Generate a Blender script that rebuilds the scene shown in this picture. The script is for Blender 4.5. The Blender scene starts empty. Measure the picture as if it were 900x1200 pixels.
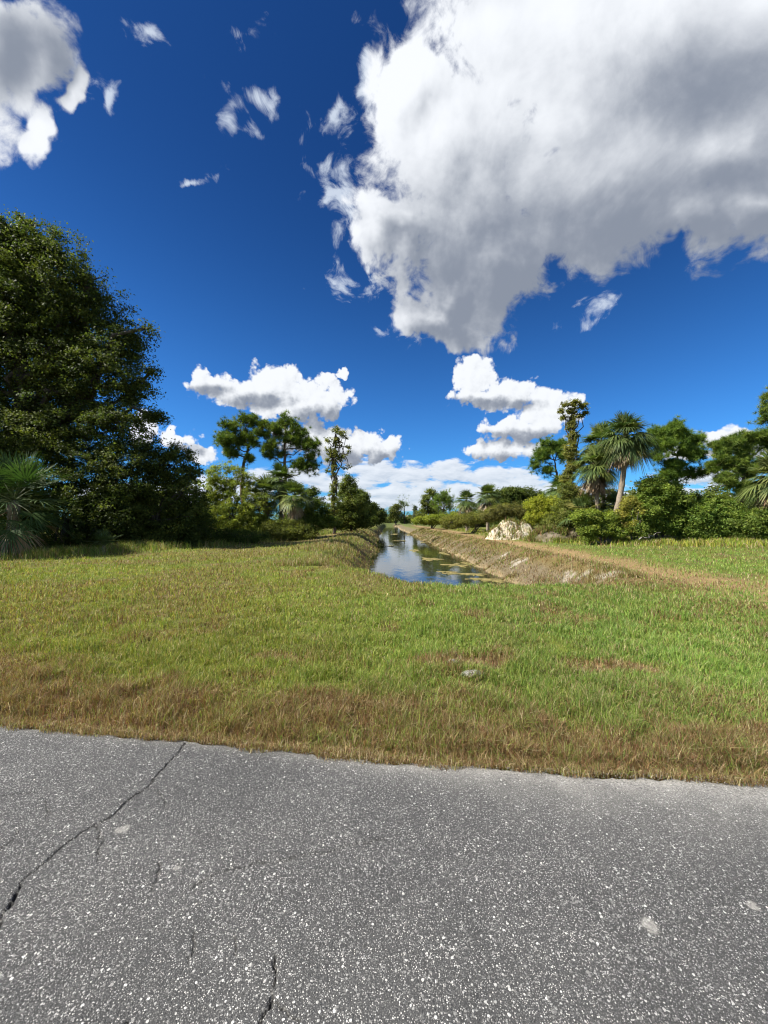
import bpy, math
import numpy as np
from mathutils import Vector

rng = np.random.default_rng(11)
S = bpy.context.scene
COL = S.collection
R = math.radians

# ------------------------------------------------------------------ camera
EYE = 1.6                      # camera height above the road
F, CX, HY = 450.0, 458.0, 609.0   # focal length, azimuth of +Y and horizon, in photo pixels (900 x 1200)
cam_d = bpy.data.cameras.new("camera")
cam = bpy.data.objects.new("camera", cam_d)
COL.objects.link(cam)
cam.location = (0, 0, EYE)
cam.rotation_euler = (R(90) + math.atan(9 / F), 0, math.atan(8 / F))
cam_d.sensor_fit = 'VERTICAL'
cam_d.sensor_height = 36.0
cam_d.lens = 36.0 * F / 1200.0
cam_d.clip_start = 0.05
cam_d.clip_end = 9000
S.camera = cam

# ------------------------------------------------------------------ render / exposure
S.view_settings.view_transform = 'Standard'
S.view_settings.look = 'None'
S.view_settings.gamma = 1.0
S.view_settings.exposure = 1.08
S.view_settings.use_curve_mapping = False
cy = S.cycles
cy.max_bounces = 6
cy.diffuse_bounces = 3
cy.glossy_bounces = 3
cy.transmission_bounces = 4
cy.caustics_reflective = False
cy.caustics_refractive = False
cy.use_adaptive_sampling = True
cy.adaptive_threshold = 0.02
cy.use_denoising = True
cy.filter_width = 1.15
S.render.use_persistent_data = False

# ------------------------------------------------------------------ sun
SUN_EL = R(47)
SUN_H = Vector((-0.975, -0.22, 0)).normalized()
SUN = Vector((SUN_H.x * math.cos(SUN_EL), SUN_H.y * math.cos(SUN_EL), math.sin(SUN_EL)))
sun_d = bpy.data.lights.new("sun", 'SUN')
sun_d.energy = 5.0
sun_d.angle = R(0.53)
sun_d.color = (1.0, 0.95, 0.86)
sun = bpy.data.objects.new("sun", sun_d)
COL.objects.link(sun)
sun.location = SUN * 100
sun.rotation_euler = (-SUN).to_track_quat('-Z', 'Y').to_euler()


# ------------------------------------------------------------------ node helper
class NT:
    def __init__(self, tree):
        self.t = tree
        self.n = tree.nodes
        self.l = tree.links

    def put(self, sock, v):
        if isinstance(v, bpy.types.NodeSocket):
            self.l.new(v, sock)
        elif v is not None:
            sock.default_value = v

    def m(self, op, a=None, b=None, c=None, clamp=False):
        n = self.n.new('ShaderNodeMath')
        n.operation = op
        n.use_clamp = clamp
        for k, v in enumerate((a, b, c)):
            self.put(n.inputs[k], v)
        return n.outputs[0]

    def v(self, op, a=None, b=None, c=None, scale=None):
        n = self.n.new('ShaderNodeVectorMath')
        n.operation = op
        for k, v in enumerate((a, b, c)):
            if v is not None:
                self.put(n.inputs[k], v)
        if scale is not None:
            self.put(n.inputs['Scale'], scale)
        return n.outputs['Value'] if op in ('LENGTH', 'DOT_PRODUCT', 'DISTANCE') else n.outputs[0]

    def noise(self, vec, scale, detail=4, rough=0.5, lac=2.0, dist=0.0, out=0):
        n = self.n.new('ShaderNodeTexNoise')
        self.put(n.inputs['Vector'], vec)
        n.inputs['Scale'].default_value = scale
        n.inputs['Detail'].default_value = detail
        n.inputs['Roughness'].default_value = rough
        n.inputs['Lacunarity'].default_value = lac
        n.inputs['Distortion'].default_value = dist
        return n.outputs[out]

    def voronoi(self, vec, scale, feature='F1', rand=1.0):
        n = self.n.new('ShaderNodeTexVoronoi')
        n.feature = feature
        self.put(n.inputs['Vector'], vec)
        n.inputs['Scale'].default_value = scale
        n.inputs['Randomness'].default_value = rand
        return n

    def ss(self, x, lo, hi, a=0.0, b=1.0):
        n = self.n.new('ShaderNodeMapRange')
        n.interpolation_type = 'SMOOTHSTEP'
        self.put(n.inputs['Value'], x)
        n.inputs['From Min'].default_value = lo
        n.inputs['From Max'].default_value = hi
        n.inputs['To Min'].default_value = a
        n.inputs['To Max'].default_value = b
        return n.outputs[0]

    def mix(self, f, a, b, mode='MIX'):
        n = self.n.new('ShaderNodeMix')
        n.data_type = 'RGBA'
        n.blend_type = mode
        self.put(n.inputs[0], f)
        for s, v in ((n.inputs[6], a), (n.inputs[7], b)):
            if isinstance(v, tuple) and len(v) == 3:
                v = (*v, 1)
            self.put(s, v)
        return n.outputs[2]

    def attr(self, name):
        n = self.n.new('ShaderNodeAttribute')
        n.attribute_name = name
        return n

    def pos(self):
        return self.n.new('ShaderNodeNewGeometry').outputs['Position']

    def bump(self, h, strength, dist):
        n = self.n.new('ShaderNodeBump')
        n.inputs['Strength'].default_value = strength
        n.inputs['Distance'].default_value = dist
        self.put(n.inputs['Height'], h)
        return n.outputs[0]


# ------------------------------------------------------------------ world: clear sky with fair-weather cumulus
world = bpy.data.worlds.new("World")
S.world = world
world.use_nodes = True
wt = NT(world.node_tree)
wt.n.clear()
sky = wt.n.new('ShaderNodeTexSky')
sky.sky_type = 'NISHITA'
sky.sun_disc = False
sky.sun_elevation = SUN_EL
sky.sun_rotation = math.atan2(SUN.x, SUN.y)
sky.altitude = 0
sky.air_density = 1.0
sky.dust_density = 0.3
sky.ozone_density = 2.0
D = wt.v('NORMALIZE', wt.n.new('ShaderNodeTexCoord').outputs['Generated'])
SKY_STRENGTH = 0.057
sep = wt.n.new('ShaderNodeSeparateXYZ')
wt.l.new(D, sep.inputs[0])
elev = sep.outputs[2]
# saturated deep blue: lift the contrast of the physical sky
gam = wt.n.new('ShaderNodeGamma')
wt.l.new(sky.outputs[0], gam.inputs[0])
gam.inputs[1].default_value = 1.0
skyc = wt.mix(1.0, gam.outputs[0], (0.26, 0.58, 1.03), 'MULTIPLY')
deep = wt.ss(elev, 0.05, 0.75)
skyc = wt.mix(1.0, skyc, wt.mix(deep, (1.0, 1.28, 1.28), (0.38, 0.54, 0.64)), 'MULTIPLY')


def gn(d):           # direction -> coordinates on the vertical plane one unit ahead (north)
    s = wt.n.new('ShaderNodeSeparateXYZ')
    wt.l.new(d, s.inputs[0])
    y = wt.m('MAXIMUM', s.outputs[1], 0.06)
    u = wt.m('DIVIDE', s.outputs[0], y)
    w = wt.m('DIVIDE', s.outputs[2], y)
    c = wt.n.new('ShaderNodeCombineXYZ')
    wt.l.new(u, c.inputs[0])
    wt.l.new(w, c.inputs[2])
    return c.outputs[0]


def blobs(g, lst, k):
    out = None
    for (px, py, rx, ry) in lst:
        iu, iw = F / rx, F / ry
        e = wt.v('MULTIPLY_ADD', g, (iu, 0, iw), (-(px - CX) / F * iu, 0, -(HY - py) / F * iw))
        ln = wt.v('LENGTH', e)
        out = ln if out is None else wt.m('SMOOTH_MIN', out, ln, k)
    return wt.m('SUBTRACT', 1.0, out)


BIG = [(720, 50, 300, 190), (530, 165, 125, 140), (555, 285, 112, 112), (700, 220, 200, 112), (870, 165, 200, 100),
       (512, 365, 44, 40), (485, 85, 62, 75), (700, -120, 330, 140), (450, 255, 50, 60), (10, 50, 66, 90), (34, 130, 30, 50), (-60, 60, 90, 120), (62, 92, 22, 36), (800, 250, 110, 48), (890, 235, 90, 45)]
WISP = [(116, 108, 14, 20), (168, 12, 30, 26), (292, 6, 28, 30), (266, 82, 32, 28), (302, 98, 26, 30), (308, 150, 14, 20), (425, 328, 52, 30), (400, 240, 30, 50), (470, 380, 30, 30), (440, 100, 30, 40),
        (382, 124, 34, 40), (380, 198, 32, 38), (435, 62, 20, 26), (228, 192, 40, 12), (692, 372, 46, 17), (284, 118, 22, 26), (180, 190, 18, 8),
        (64, 100, 30, 44), (60, 60, 26, 40)]
CUM = [(248, 446, 32, 16), (276, 456, 40, 19), (330, 440, 24, 18), (312, 452, 44, 32), (366, 470, 50, 30), (340, 476, 66, 18), (401, 435, 10, 7), (384, 446, 16, 12),
       (395, 522, 72, 24), (446, 526, 32, 18), (360, 512, 50, 22),
       (553, 442, 26, 34), (602, 462, 34, 24), (565, 464, 44, 14), (645, 480, 42, 32), (612, 502, 56, 17), (588, 527, 46, 16),
       (845, 516, 40, 14), (875, 522, 40, 14), (800, 532, 40, 9), (200, 512, 32, 15), (230, 532, 28, 11), (165, 500, 26, 18),
       (-120, 470, 90, 40), (1050, 480, 90, 36)]
LOW = [(440, 553, 30, 12), (478, 558, 26, 14), (525, 552, 24, 11), (570, 560, 40, 13), (400, 568, 40, 10), (340, 560, 60, 12),
       (460, 578, 60, 9), (540, 578, 50, 9), (610, 568, 40, 10), (420, 588, 60, 8), (500, 592, 70, 7), (600, 590, 70, 8), (660, 580, 60, 10),
       (250, 575, 70, 14), (760, 585, 80, 12), (820, 560, 50, 9), (150, 580, 70, 12), (900, 590, 70, 10), (505, 568, 16, 8)]
SHADE_BIG = [(700, 285, 210, 70), (575, 335, 110, 70), (860, 235, 220, 70), (0, 30, 70, 50), (880, 110, 120, 80)]
SHADE_CUM = [(380, 492, 62, 18), (300, 470, 50, 11), (245, 456, 30, 9), (420, 542, 90, 16), (350, 528, 50, 12), (560, 474, 60, 10), (612, 514, 70, 11), (590, 541, 56, 10),
             (845, 528, 60, 8), (205, 527, 40, 9), (610, 475, 26, 8)]
sdir = Vector((-0.75, -0.1, 0.62))


def warp(d, scale, amt):
    n = wt.noise(d, scale, 3, 0.5, out=1)
    return wt.v('ADD', d, wt.v('SCALE', wt.v('SUBTRACT', n, (0.5, 0.5, 0.5)), scale=amt))


def puff(d, scale):
    """billowing detail: round cells of several sizes."""
    n = wt.n.new('ShaderNodeTexVoronoi')
    n.feature = 'F1'
    n.inputs['Scale'].default_value = scale
    n.inputs['Detail'].default_value = 2.0
    n.inputs['Roughness'].default_value = 0.5
    n.inputs['Lacunarity'].default_value = 2.3
    wt.put(n.inputs['Vector'], d)
    return n.outputs['Distance']


def fields(d):
    g = gn(d)
    gb = wt.v('ADD', g, wt.v('SCALE', wt.v('SUBTRACT', wt.noise(d, 7.0, 4, 0.6, out=1), (0.5, 0.5, 0.5)), scale=0.26))
    gc = wt.v('ADD', g, wt.v('SCALE', wt.v('SUBTRACT', wt.noise(d, 24.0, 3, 0.55, out=1), (0.5, 0.5, 0.5)), scale=0.075))
    n1 = wt.noise(d, 5.0, 11, 0.63, 2.0, 0.3)
    p1 = puff(warp(d, 9.0, 0.05), 9.0)
    n2 = wt.noise(d, 16.0, 10, 0.58, 2.0, 0.3)
    p2 = puff(warp(d, 40.0, 0.012), 30.0)
    nw = wt.noise(warp(d, 6.0, 0.12), 15.0, 9, 0.62, 2.0, 0.4)
    t1 = wt.m('MULTIPLY_ADD', wt.m('SUBTRACT', n1, 0.5), 1.7, wt.m('MULTIPLY', wt.m('SUBTRACT', 0.50, p1), 0.40))
    t2 = wt.m('MULTIPLY_ADD', wt.m('SUBTRACT', n2, 0.5), 1.2, wt.m('MULTIPLY', wt.m('SUBTRACT', 0.58, p2), 0.75))
    big = wt.m('ADD', t1, wt.m('MULTIPLY', blobs(gb, BIG, 0.25), 1.5))
    wis = wt.m('MULTIPLY_ADD', wt.m('SUBTRACT', nw, 0.55), 5.0, blobs(gb, WISP, 0.35))
    cum = wt.m('MULTIPLY_ADD', blobs(gc, CUM, 0.22), 1.25, wt.m('ADD', t2, 0.16))
    gs = wt.v('MULTIPLY', g, (16, 1, 46))
    n3 = wt.noise(gs, 1.0, 8, 0.58, 2.1, 0.3)
    low = wt.m('MULTIPLY_ADD', wt.m('SUBTRACT', n3, 0.39), 3.2, blobs(g, LOW, 0.35))
    return g, big, wis, cum, low, n1, t2, nw


g0, big0, wis0, cum0, low0, n1a, t2a, nwa = fields(D)
d1 = wt.v('NORMALIZE', wt.v('ADD', D, tuple(sdir * 0.045)))
_, big1, wis1, _, _, n1b, _, _ = fields(d1)
d2 = wt.v('NORMALIZE', wt.v('ADD', D, tuple(sdir * 0.014)))
_, _, _, cum2, low2, _, t2b, _ = fields(d2)
front = wt.ss(sep.outputs[1], 0.02, 0.2)

aB = wt.ss(wt.m('ADD', big0, wt.m('MULTIPLY', wt.m('SUBTRACT', nwa, 0.5), 1.5)), -0.10, 0.36)
aW = wt.ss(wis0, 0.05, 1.1, 0, 0.88)
aC = wt.ss(cum0, -0.04, 0.30)
aL = wt.ss(low0, -0.05, 0.55, 0, 0.92)
# self-shading of the clouds: they are lit from the sun's side and grey underneath
nS = wt.noise(warp(D, 3.0, 0.2), 3.2, 7, 0.55, 2.0, 0.3)
shB = wt.m('ADD', wt.m('MULTIPLY', wt.ss(blobs(g0, SHADE_BIG, 0.6), -1.1, 0.9), 0.85), wt.m('MULTIPLY', wt.m('SUBTRACT', nS, 0.5), 1.25))
shC = wt.ss(wt.m('MULTIPLY_ADD', t2b, 0.5, blobs(g0, SHADE_CUM, 0.3)), -0.55, 0.60)
rB = wt.m('SUBTRACT', big0, big1)
rC = wt.m('SUBTRACT', cum0, cum2)
rL = wt.m('SUBTRACT', low0, low2)
CL = 0.50                                   # radiance of sunlit cloud at this exposure
LIT, GREY = (0.90 * CL, 0.93 * CL, 0.97 * CL), (0.25 * CL, 0.285 * CL, 0.355 * CL)


def cloudcol(sh, rel, gain, base, lit=LIT, grey=GREY):
    k = wt.m('MULTIPLY_ADD', rel, gain, base)
    k = wt.ss(wt.m('SUBTRACT', k, sh), -0.35, 1.05)
    return wt.mix(k, grey, lit)


thick = wt.ss(big0, 0.1, 1.2, 0.0, 0.12)
cB = cloudcol(wt.m('ADD', wt.m('MULTIPLY', shB, 1.22), thick), rB, 0.60, 0.82, (0.91 * CL, 0.94 * CL, 0.985 * CL))
cC = cloudcol(wt.m('MULTIPLY', shC, 1.0), rC, 0.40, 0.92)
cL = cloudcol(wt.ss(elev, 0.02, 0.10, 0.12, 0.05), rL, 0.34, 0.66, (0.86 * CL, 0.90 * CL, 0.95 * CL), (0.32 * CL, 0.40 * CL, 0.52 * CL))
bg_s = wt.n.new('ShaderNodeVectorMath')
bg_s.operation = 'SCALE'
wt.l.new(skyc, bg_s.inputs[0])
bg_s.inputs['Scale'].default_value = SKY_STRENGTH
out = bg_s.outputs[0]
for a, c in ((aL, cL), (aW, (0.66 * CL, 0.74 * CL, 0.86 * CL)), (aC, cC), (aB, cB)):
    a = wt.m('MULTIPLY', a, front)
    out = wt.mix(a, out, c)
# unseen cloud added behind the viewpoint to raise the neutral fill light
nb = wt.noise(D, 3.2, 6, 0.55, 2.0, 0.3)
aR = wt.m('MULTIPLY', wt.ss(nb, 0.47, 0.60), wt.m('MULTIPLY', wt.m('SUBTRACT', 1.0, wt.ss(sep.outputs[1], -0.15, 0.05)), wt.ss(elev, 0.02, 0.15)))
out = wt.mix(aR, out, wt.mix(wt.ss(nb, 0.6, 0.8), (0.95 * CL, 0.97 * CL, 1.0 * CL), (0.6 * CL, 0.64 * CL, 0.7 * CL)))
bg = wt.n.new('ShaderNodeBackground')
wt.l.new(out, bg.inputs[0])
bg.inputs[1].default_value = 1.0
wo = wt.n.new('ShaderNodeOutputWorld')
wt.l.new(bg.outputs[0], wo.inputs[0])
world.cycles.sampling_method = 'MANUAL'
world.cycles.sample_map_resolution = 512

# ------------------------------------------------------------------ numpy noise
_perm = rng.random(65536)


def _h(ix, iy, iz=0):
    return _perm[((ix * 7349 + iy * 9151 + iz * 5471) ^ (iy * 331 + ix * 57)) & 65535]


def vnoise(x, y, s=1.0, seed=0):
    x = np.asarray(x, float) * s + seed * 17.3
    y = np.asarray(y, float) * s - seed * 9.7
    ix, iy = np.floor(x).astype(np.int64), np.floor(y).astype(np.int64)
    fx, fy = x - ix, y - iy
    fx, fy = fx * fx * (3 - 2 * fx), fy * fy * (3 - 2 * fy)
    a, b, c, d = _h(ix, iy), _h(ix + 1, iy), _h(ix, iy + 1), _h(ix + 1, iy + 1)
    return (a + (b - a) * fx) * (1 - fy) + (c + (d - c) * fx) * fy


def fbm(x, y, s=1.0, o=4, seed=0):
    t, a, w = 0, 0.5, 0
    for k in range(o):
        t = t + a * vnoise(x, y, s * 2.03 ** k, seed + k * 3)
        w += a
        a *= 0.5
    return t / w


def sst(x, a, b):
    t = np.clip((x - a) / (b - a), 0, 1)
    return t * t * (3 - 2 * t)


# ------------------------------------------------------------------ object helpers
def mesh_data(name, verts, quads=None, tris=None, cols=None, mat=None, smooth=False):
    me = bpy.data.meshes.new(name)
    verts = np.ascontiguousarray(verts, dtype=np.float32).reshape(-1, 3)
    q = np.zeros((0, 4), np.int32) if quads is None else np.asarray(quads, np.int32).reshape(-1, 4)
    t = np.zeros((0, 3), np.int32) if tris is None else np.asarray(tris, np.int32).reshape(-1, 3)
    loops = np.concatenate([q.ravel(), t.ravel()])
    starts = np.concatenate([np.arange(len(q)) * 4, len(q) * 4 + np.arange(len(t)) * 3]).astype(np.int32)
    me.vertices.add(len(verts))
    me.vertices.foreach_set('co', verts.ravel())
    me.loops.add(len(loops))
    me.loops.foreach_set('vertex_index', loops.astype(np.int32))
    me.polygons.add(len(starts))
    me.polygons.foreach_set('loop_start', starts)
    if smooth:
        me.polygons.foreach_set('use_smooth', np.ones(len(starts), bool))
    me.update(calc_edges=True)
    if cols is not None:
        at = me.color_attributes.new('Col', 'FLOAT_COLOR', 'POINT')
        c = np.ones((len(verts), 4), np.float32)
        c[:, :cols.shape[1]] = cols
        at.data.foreach_set('color', c.ravel())
    if mat:
        me.materials.append(mat)
    return me


def link(name, me, parent=None, loc=None):
    o = bpy.data.objects.new(name, me)
    COL.objects.link(o)
    if parent:
        o.parent = parent
    if loc is not None:
        o.location = loc
    return o


def tag(o, label=None, cat=None, group=None, kind=None):
    if label:
        o['label'] = label
    if cat:
        o['category'] = cat
    if group:
        o['group'] = group
    if kind:
        o['kind'] = kind
    return o


def thing(name, label, cat, loc, group=None):
    o = bpy.data.objects.new(name, None)
    o.empty_display_size = 0.3
    COL.objects.link(o)
    o.location = loc
    return tag(o, label, cat, group)


class MB:                                   # collects vertex / face arrays into one mesh
    def __init__(self):
        self.v, self.q, self.t, self.c, self.n = [], [], [], [], 0

    def add(self, v, q=None, t=None, c=None):
        v = np.asarray(v, float).reshape(-1, 3)
        if q is not None and len(q):
            self.q.append(np.asarray(q).reshape(-1, 4) + self.n)
        if t is not None and len(t):
            self.t.append(np.asarray(t).reshape(-1, 3) + self.n)
        if c is None:
            c = np.ones((len(v), 3))
        c = np.asarray(c, float)
        if c.ndim == 1:
            c = np.tile(c, (len(v), 1))
        self.v.append(v)
        self.c.append(c)
        self.n += len(v)

    def build(self, name, mat, parent=None, loc=None, smooth=False, origin=(0, 0, 0)):
        v = np.concatenate(self.v) - np.asarray(origin, float)
        q = np.concatenate(self.q) if self.q else None
        t = np.concatenate(self.t) if self.t else None
        return link(name, mesh_data(name, v, q, t, np.concatenate(self.c), mat, smooth), parent, loc)


def norm(a):
    return a / np.maximum(np.linalg.norm(a, axis=-1, keepdims=True), 1e-9)


def rdir(n):
    return norm(rng.normal(size=(n, 3)))


def tube(mb, pts, rad, sides=7, col=(1, 1, 1)):
    pts = np.asarray(pts, float)
    rad = np.asarray(rad, float)
    n = len(pts)
    tan = norm(np.gradient(pts, axis=0))
    ref = np.array([0.31, 0.95, 0.02])
    a = norm(np.cross(tan, ref))
    b = np.cross(tan, a)
    th = np.linspace(0, 2 * np.pi, sides, endpoint=False)
    ring = pts[:, None, :] + rad[:, None, None] * (np.cos(th)[None, :, None] * a[:, None, :] + np.sin(th)[None, :, None] * b[:, None, :])
    v = ring.reshape(-1, 3)
    i = np.arange(n - 1)[:, None] * sides
    j = np.arange(sides)[None, :]
    k = (j + 1) % sides
    q = np.stack([i + j, i + k, i + sides + k, i + sides + j], -1).reshape(-1, 4)
    v = np.vstack([v, pts[-1:] + tan[-1:] * rad[-1]])
    t = np.stack([(n - 1) * sides + j[0], (n - 1) * sides + k[0], np.full(sides, n * sides)], -1)
    mb.add(v, q, t, col)


def limb(mb, a, b, r0, r1, n=7, wob=0.08, sag=0.0, sides=6, col=(1, 1, 1)):
    a, b = np.asarray(a, float), np.asarray(b, float)
    L = np.linalg.norm(b - a)
    s = np.linspace(0, 1, n)
    p = a + (b - a) * s[:, None]
    off = rng.normal(size=(n, 3)) * wob * L * 0.35
    off[0] = off[-1] = 0
    p = p + off
    p[:, 2] += sag * L * np.sin(np.pi * s)
    tube(mb, p, r0 + (r1 - r0) * s ** 0.8, sides, col)
    return p


# ------------------------------------------------------------------ materials
def new_mat(name):
    m = bpy.data.materials.new(name)
    m.use_nodes = True
    t = NT(m.node_tree)
    t.n.clear()
    return m, t


def finish(m, t, shader, disp=None):
    o = t.n.new('ShaderNodeOutputMaterial')
    t.l.new(shader, o.inputs[0])
    return m


def principled(t, base, rough=0.7, spec=0.5, normal=None, **kw):
    p = t.n.new('ShaderNodeBsdfPrincipled')
    if isinstance(base, tuple) and len(base) == 3:
        base = (*base, 1)
    t.put(p.inputs['Base Color'], base)
    t.put(p.inputs['Roughness'], rough)
    t.put(p.inputs['Specular IOR Level'], spec)
    if normal is not None:
        t.l.new(normal, p.inputs['Normal'])
    for k, v in kw.items():
        t.put(p.inputs[k], v)
    return p.outputs[0]


def leaf_mat(name, rough=0.5, spec=0.35, trans=0.3, tint=(1.08, 1.28, 0.55)):
    m, t = new_mat(name)
    c = t.attr('Col').outputs['Color']
    p = principled(t, c, rough, spec)
    tr = t.n.new('ShaderNodeBsdfTranslucent')
    t.put(tr.inputs[0], t.mix(1.0, c, tint, 'MULTIPLY'))
    mx = t.n.new('ShaderNodeMixShader')
    mx.inputs[0].default_value = trans
    t.l.new(p, mx.inputs[1])
    t.l.new(tr.outputs[0], mx.inputs[2])
    return finish(m, t, mx.outputs[0])


M_LEAF = leaf_mat('leaf', 0.6, 0.16, 0.42, (1.3, 1.38, 0.75))
M_NEEDLE = leaf_mat('pine_needle', 0.55, 0.2, 0.32, (1.3, 1.32, 0.75))
M_FROND = leaf_mat('palm_frond', 0.5, 0.3, 0.25)
M_GRASS = leaf_mat('grass_blade', 0.55, 0.25, 0.34, (1.2, 1.2, 0.7))
M_DEAD = leaf_mat('dead_frond', 0.8, 0.15, 0.15, (1.1, 1.0, 0.8))


def bark_mat(name, c1, c2, scale=9.0, stretch=0.25):
    m, t = new_mat(name)
    tc = t.n.new('ShaderNodeTexCoord').outputs['Object']
    v = t.v('MULTIPLY', tc, (1, 1, stretch))
    n = t.noise(v, scale, 6, 0.65)
    n2 = t.noise(tc, 1.7, 3, 0.5)
    k = t.m('ADD', t.m('MULTIPLY', n, 0.75), t.m('MULTIPLY', n2, 0.35))
    col = t.mix(t.ss(k, 0.35, 0.75), c1, c2)
    return finish(m, t, principled(t, col, 0.9, 0.2, t.bump(n, 0.9, 0.04)))


M_OAKBARK = bark_mat('oak_bark', (0.035, 0.028, 0.022), (0.11, 0.095, 0.08))
M_PINEBARK = bark_mat('pine_bark', (0.05, 0.033, 0.024), (0.20, 0.135, 0.095))
M_PALMBARK = bark_mat('palm_trunk', (0.13, 0.105, 0.08), (0.34, 0.28, 0.21), 14.0, 2.2)
M_GREYWOOD = bark_mat('grey_dead_wood', (0.14, 0.125, 0.105), (0.36, 0.33, 0.29), 14.0, 0.3)

# ------------------------------------------------------------------ ground shape
EDGE = np.array([(-3.04, 2.99), (-1.45, 2.80), (0.0, 2.60), (1.2, 2.485), (2.37, 2.41)])
ES = -0.095


def edge(x):
    x = np.asarray(x, float)
    y = np.interp(x, EDGE[:, 0], EDGE[:, 1])
    y = np.where(x < EDGE[0, 0], EDGE[0, 1] + (x - EDGE[0, 0]) * -0.115, y)
    return np.where(x > EDGE[-1, 0], EDGE[-1, 1] + (x - EDGE[-1, 0]) * -0.07, y)


WATER_Z = -1.0


def ditch(x, y):
    """0 on the flat, 1 on the canal bed."""
    wl = 0.35 * (fbm(y, x * 0 + 3, 0.12, 2, 5) - 0.5) * 2
    dr = np.clip(y, 14, 110) - 14
    xl0, xl1 = -3.3 + wl, -0.1 + wl - 0.015 * dr
    xr1, xr0 = 3.45 + wl * 0.6 - 0.031 * dr, 7.0 + wl * 0.6 - 0.018 * dr
    xx = x + 0.5 * (fbm(x, y, 0.45, 3, 8) - 0.5)
    a = sst(xx, xl0, xl1)
    b = 1 - sst(xx, xr1, xr0)
    y0 = 9.3 + 5.0 * sst(-x, -1.5, 3.2)
    c = sst(y + 0.8 * (fbm(x, y, 0.4, 3, 2) - 0.5), y0, y0 + 3.4)
    c = c * (1 - sst(y, 135, 165))
    return a * b * c, c


def hz(x, y):
    x, y = np.asarray(x, float), np.asarray(y, float)
    e = y - edge(x)
    d, c = ditch(x, y)
    z = -0.05 + 0.04 * sst(e, 0.0, 0.8)
    z = z + (fbm(x, y, 0.35, 3, 1) - 0.5) * 0.14 * sst(e, 0.3, 2.5)
    z = z + (fbm(x, y, 1.6, 2, 4) - 0.5) * 0.06 * sst(e, 0.2, 1.5)
    z = z + 0.22 * np.exp(-((x + 4.2) / 1.6) ** 2) * sst(y, 12, 18)          # low spoil bank left of the canal
    z = z + 0.10 * np.exp(-((x - 6.9) / 0.7) ** 2) * sst(y, 10, 13)
    z = z - 0.10 * np.exp(-((x - 8.6) / 1.1) ** 2) * sst(y, 8, 12)           # worn track
    z = z + 0.35 * sst(x, 12, 22) * sst(y, 14, 26)
    z = z + 0.3 * sst(-x, 9, 18) * sst(y, 14, 24)
    z = z - 1.55 * d
    z = z + d * (1 - d) * 4 * (fbm(x, y, 1.3, 3, 12) - 0.5) * 0.35
    return np.where(e < 0, -0.05, z)


# colours of bare ground and of what grows on it
C_SOIL = np.array((0.115, 0.085, 0.052))
C_TAN = np.array((0.27, 0.185, 0.095))
C_SAND = np.array((0.33, 0.30, 0.25))
C_GRN = np.array((0.15, 0.18, 0.034))
C_BRN = np.array((0.135, 0.088, 0.042))


def lerp(a, b, k):
    k = np.asarray(k)[..., None]
    return a * (1 - k) + b * k


def verge_w(x):
    return np.interp(x, [-8, -4, -1, 1, 3, 8], [1.35, 1.2, 0.85, 0.65, 0.55, 0.5])


def brown_k(x, y):
    """how dry the sward is, 0 green .. 1 brown."""
    e = y - edge(x)
    n = fbm(x, y, 0.9, 4, 21)
    w = verge_w(x)
    k = 1 - sst(e + (n - 0.5) * 1.9 + (fbm(x, y, 4.0, 2, 22) - 0.5) * 0.8, w * 0.35, w * 1.5)
    p = sst(fbm(x, y, 0.35, 4, 33) + 0.10 * sst(-x, 0, 6) * sst(y, 5, 9) - 0.05 * sst(x, 0, 4), 0.53, 0.72) * 0.42
    p2 = sst(fbm(x, y, 1.5, 3, 37), 0.62, 0.75) * 0.6
    k = k * (0.62 + 0.55 * sst(fbm(x, y, 2.6, 3, 39), 0.32, 0.6))
    k = np.maximum(k, 0.75 * sst(x, 4.6, 6.0) * (1 - sst(x, 7.6, 10.5)) * sst(y, 8.0, 10.5))
    return np.clip(np.maximum(k, np.maximum(p, p2)), 0, 1)


def px2g(px, py, z=0.0):
    y = (EYE - z) * F / (py - HY)
    return (px - CX) / F * y, y


BARE = [(*px2g(545, 776), 0.75, 0.22), (*px2g(712, 781), 0.55, 0.25), (*px2g(325, 770), 0.35, 0.16), (*px2g(70, 838), 0.6, 0.08),
        (*px2g(115, 832), 0.35, 0.09)]
SANDY = [(*px2g(608, 662, -0.5), 0.55, 0.9), (*px2g(672, 676, -0.35), 0.7, 0.8), (*px2g(712, 679, -0.2), 0.5, 0.6), (*px2g(590, 655, -0.5), 0.35, 0.6),
         (*px2g(640, 668, -0.4), 0.3, 0.4)]


def spots(x, y, lst, seed):
    k = np.zeros(np.shape(x))
    for (a, b, rx, ry) in lst:
        d = np.hypot((x - a) / rx, (y - b) / ry)
        k = np.maximum(k, 1 - sst(d + (fbm(x, y, 3.0, 3, seed) - 0.5) * 0.9, 0.55, 1.1))
    return k


def zones(x, y):
    d, c = ditch(x, y)
    xm = x + 0.028 * (np.clip(y, 14, 110) - 14)
    slope_r = sst(xm, 3.0, 4.2) * sst(d, 0.06, 0.25)
    slope_l = (1 - sst(xm, 0.5, 1.5)) * sst(d, 0.08, 0.3)
    n = fbm(x, y, 0.8, 3, 51)
    tw = 1.45 + 0.9 * (n - 0.5)
    xc = 8.5 - 0.014 * (np.clip(y, 14, 110) - 14) + 0.9 * (fbm(y, y * 0, 0.09, 2, 71) - 0.5)
    track = np.exp(-(np.abs(x - xc) / tw) ** 3) * sst(y, 5.2, 7.6) * (1 - sst(y, 85, 130))
    track = np.maximum(track, 0.7 * np.exp(-(np.abs(x + 6.4 - 0.02 * y) / 1.2) ** 2) * sst(y, 22, 28) * (1 - sst(y, 45, 70)))
    return d, slope_r, slope_l, track


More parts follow.
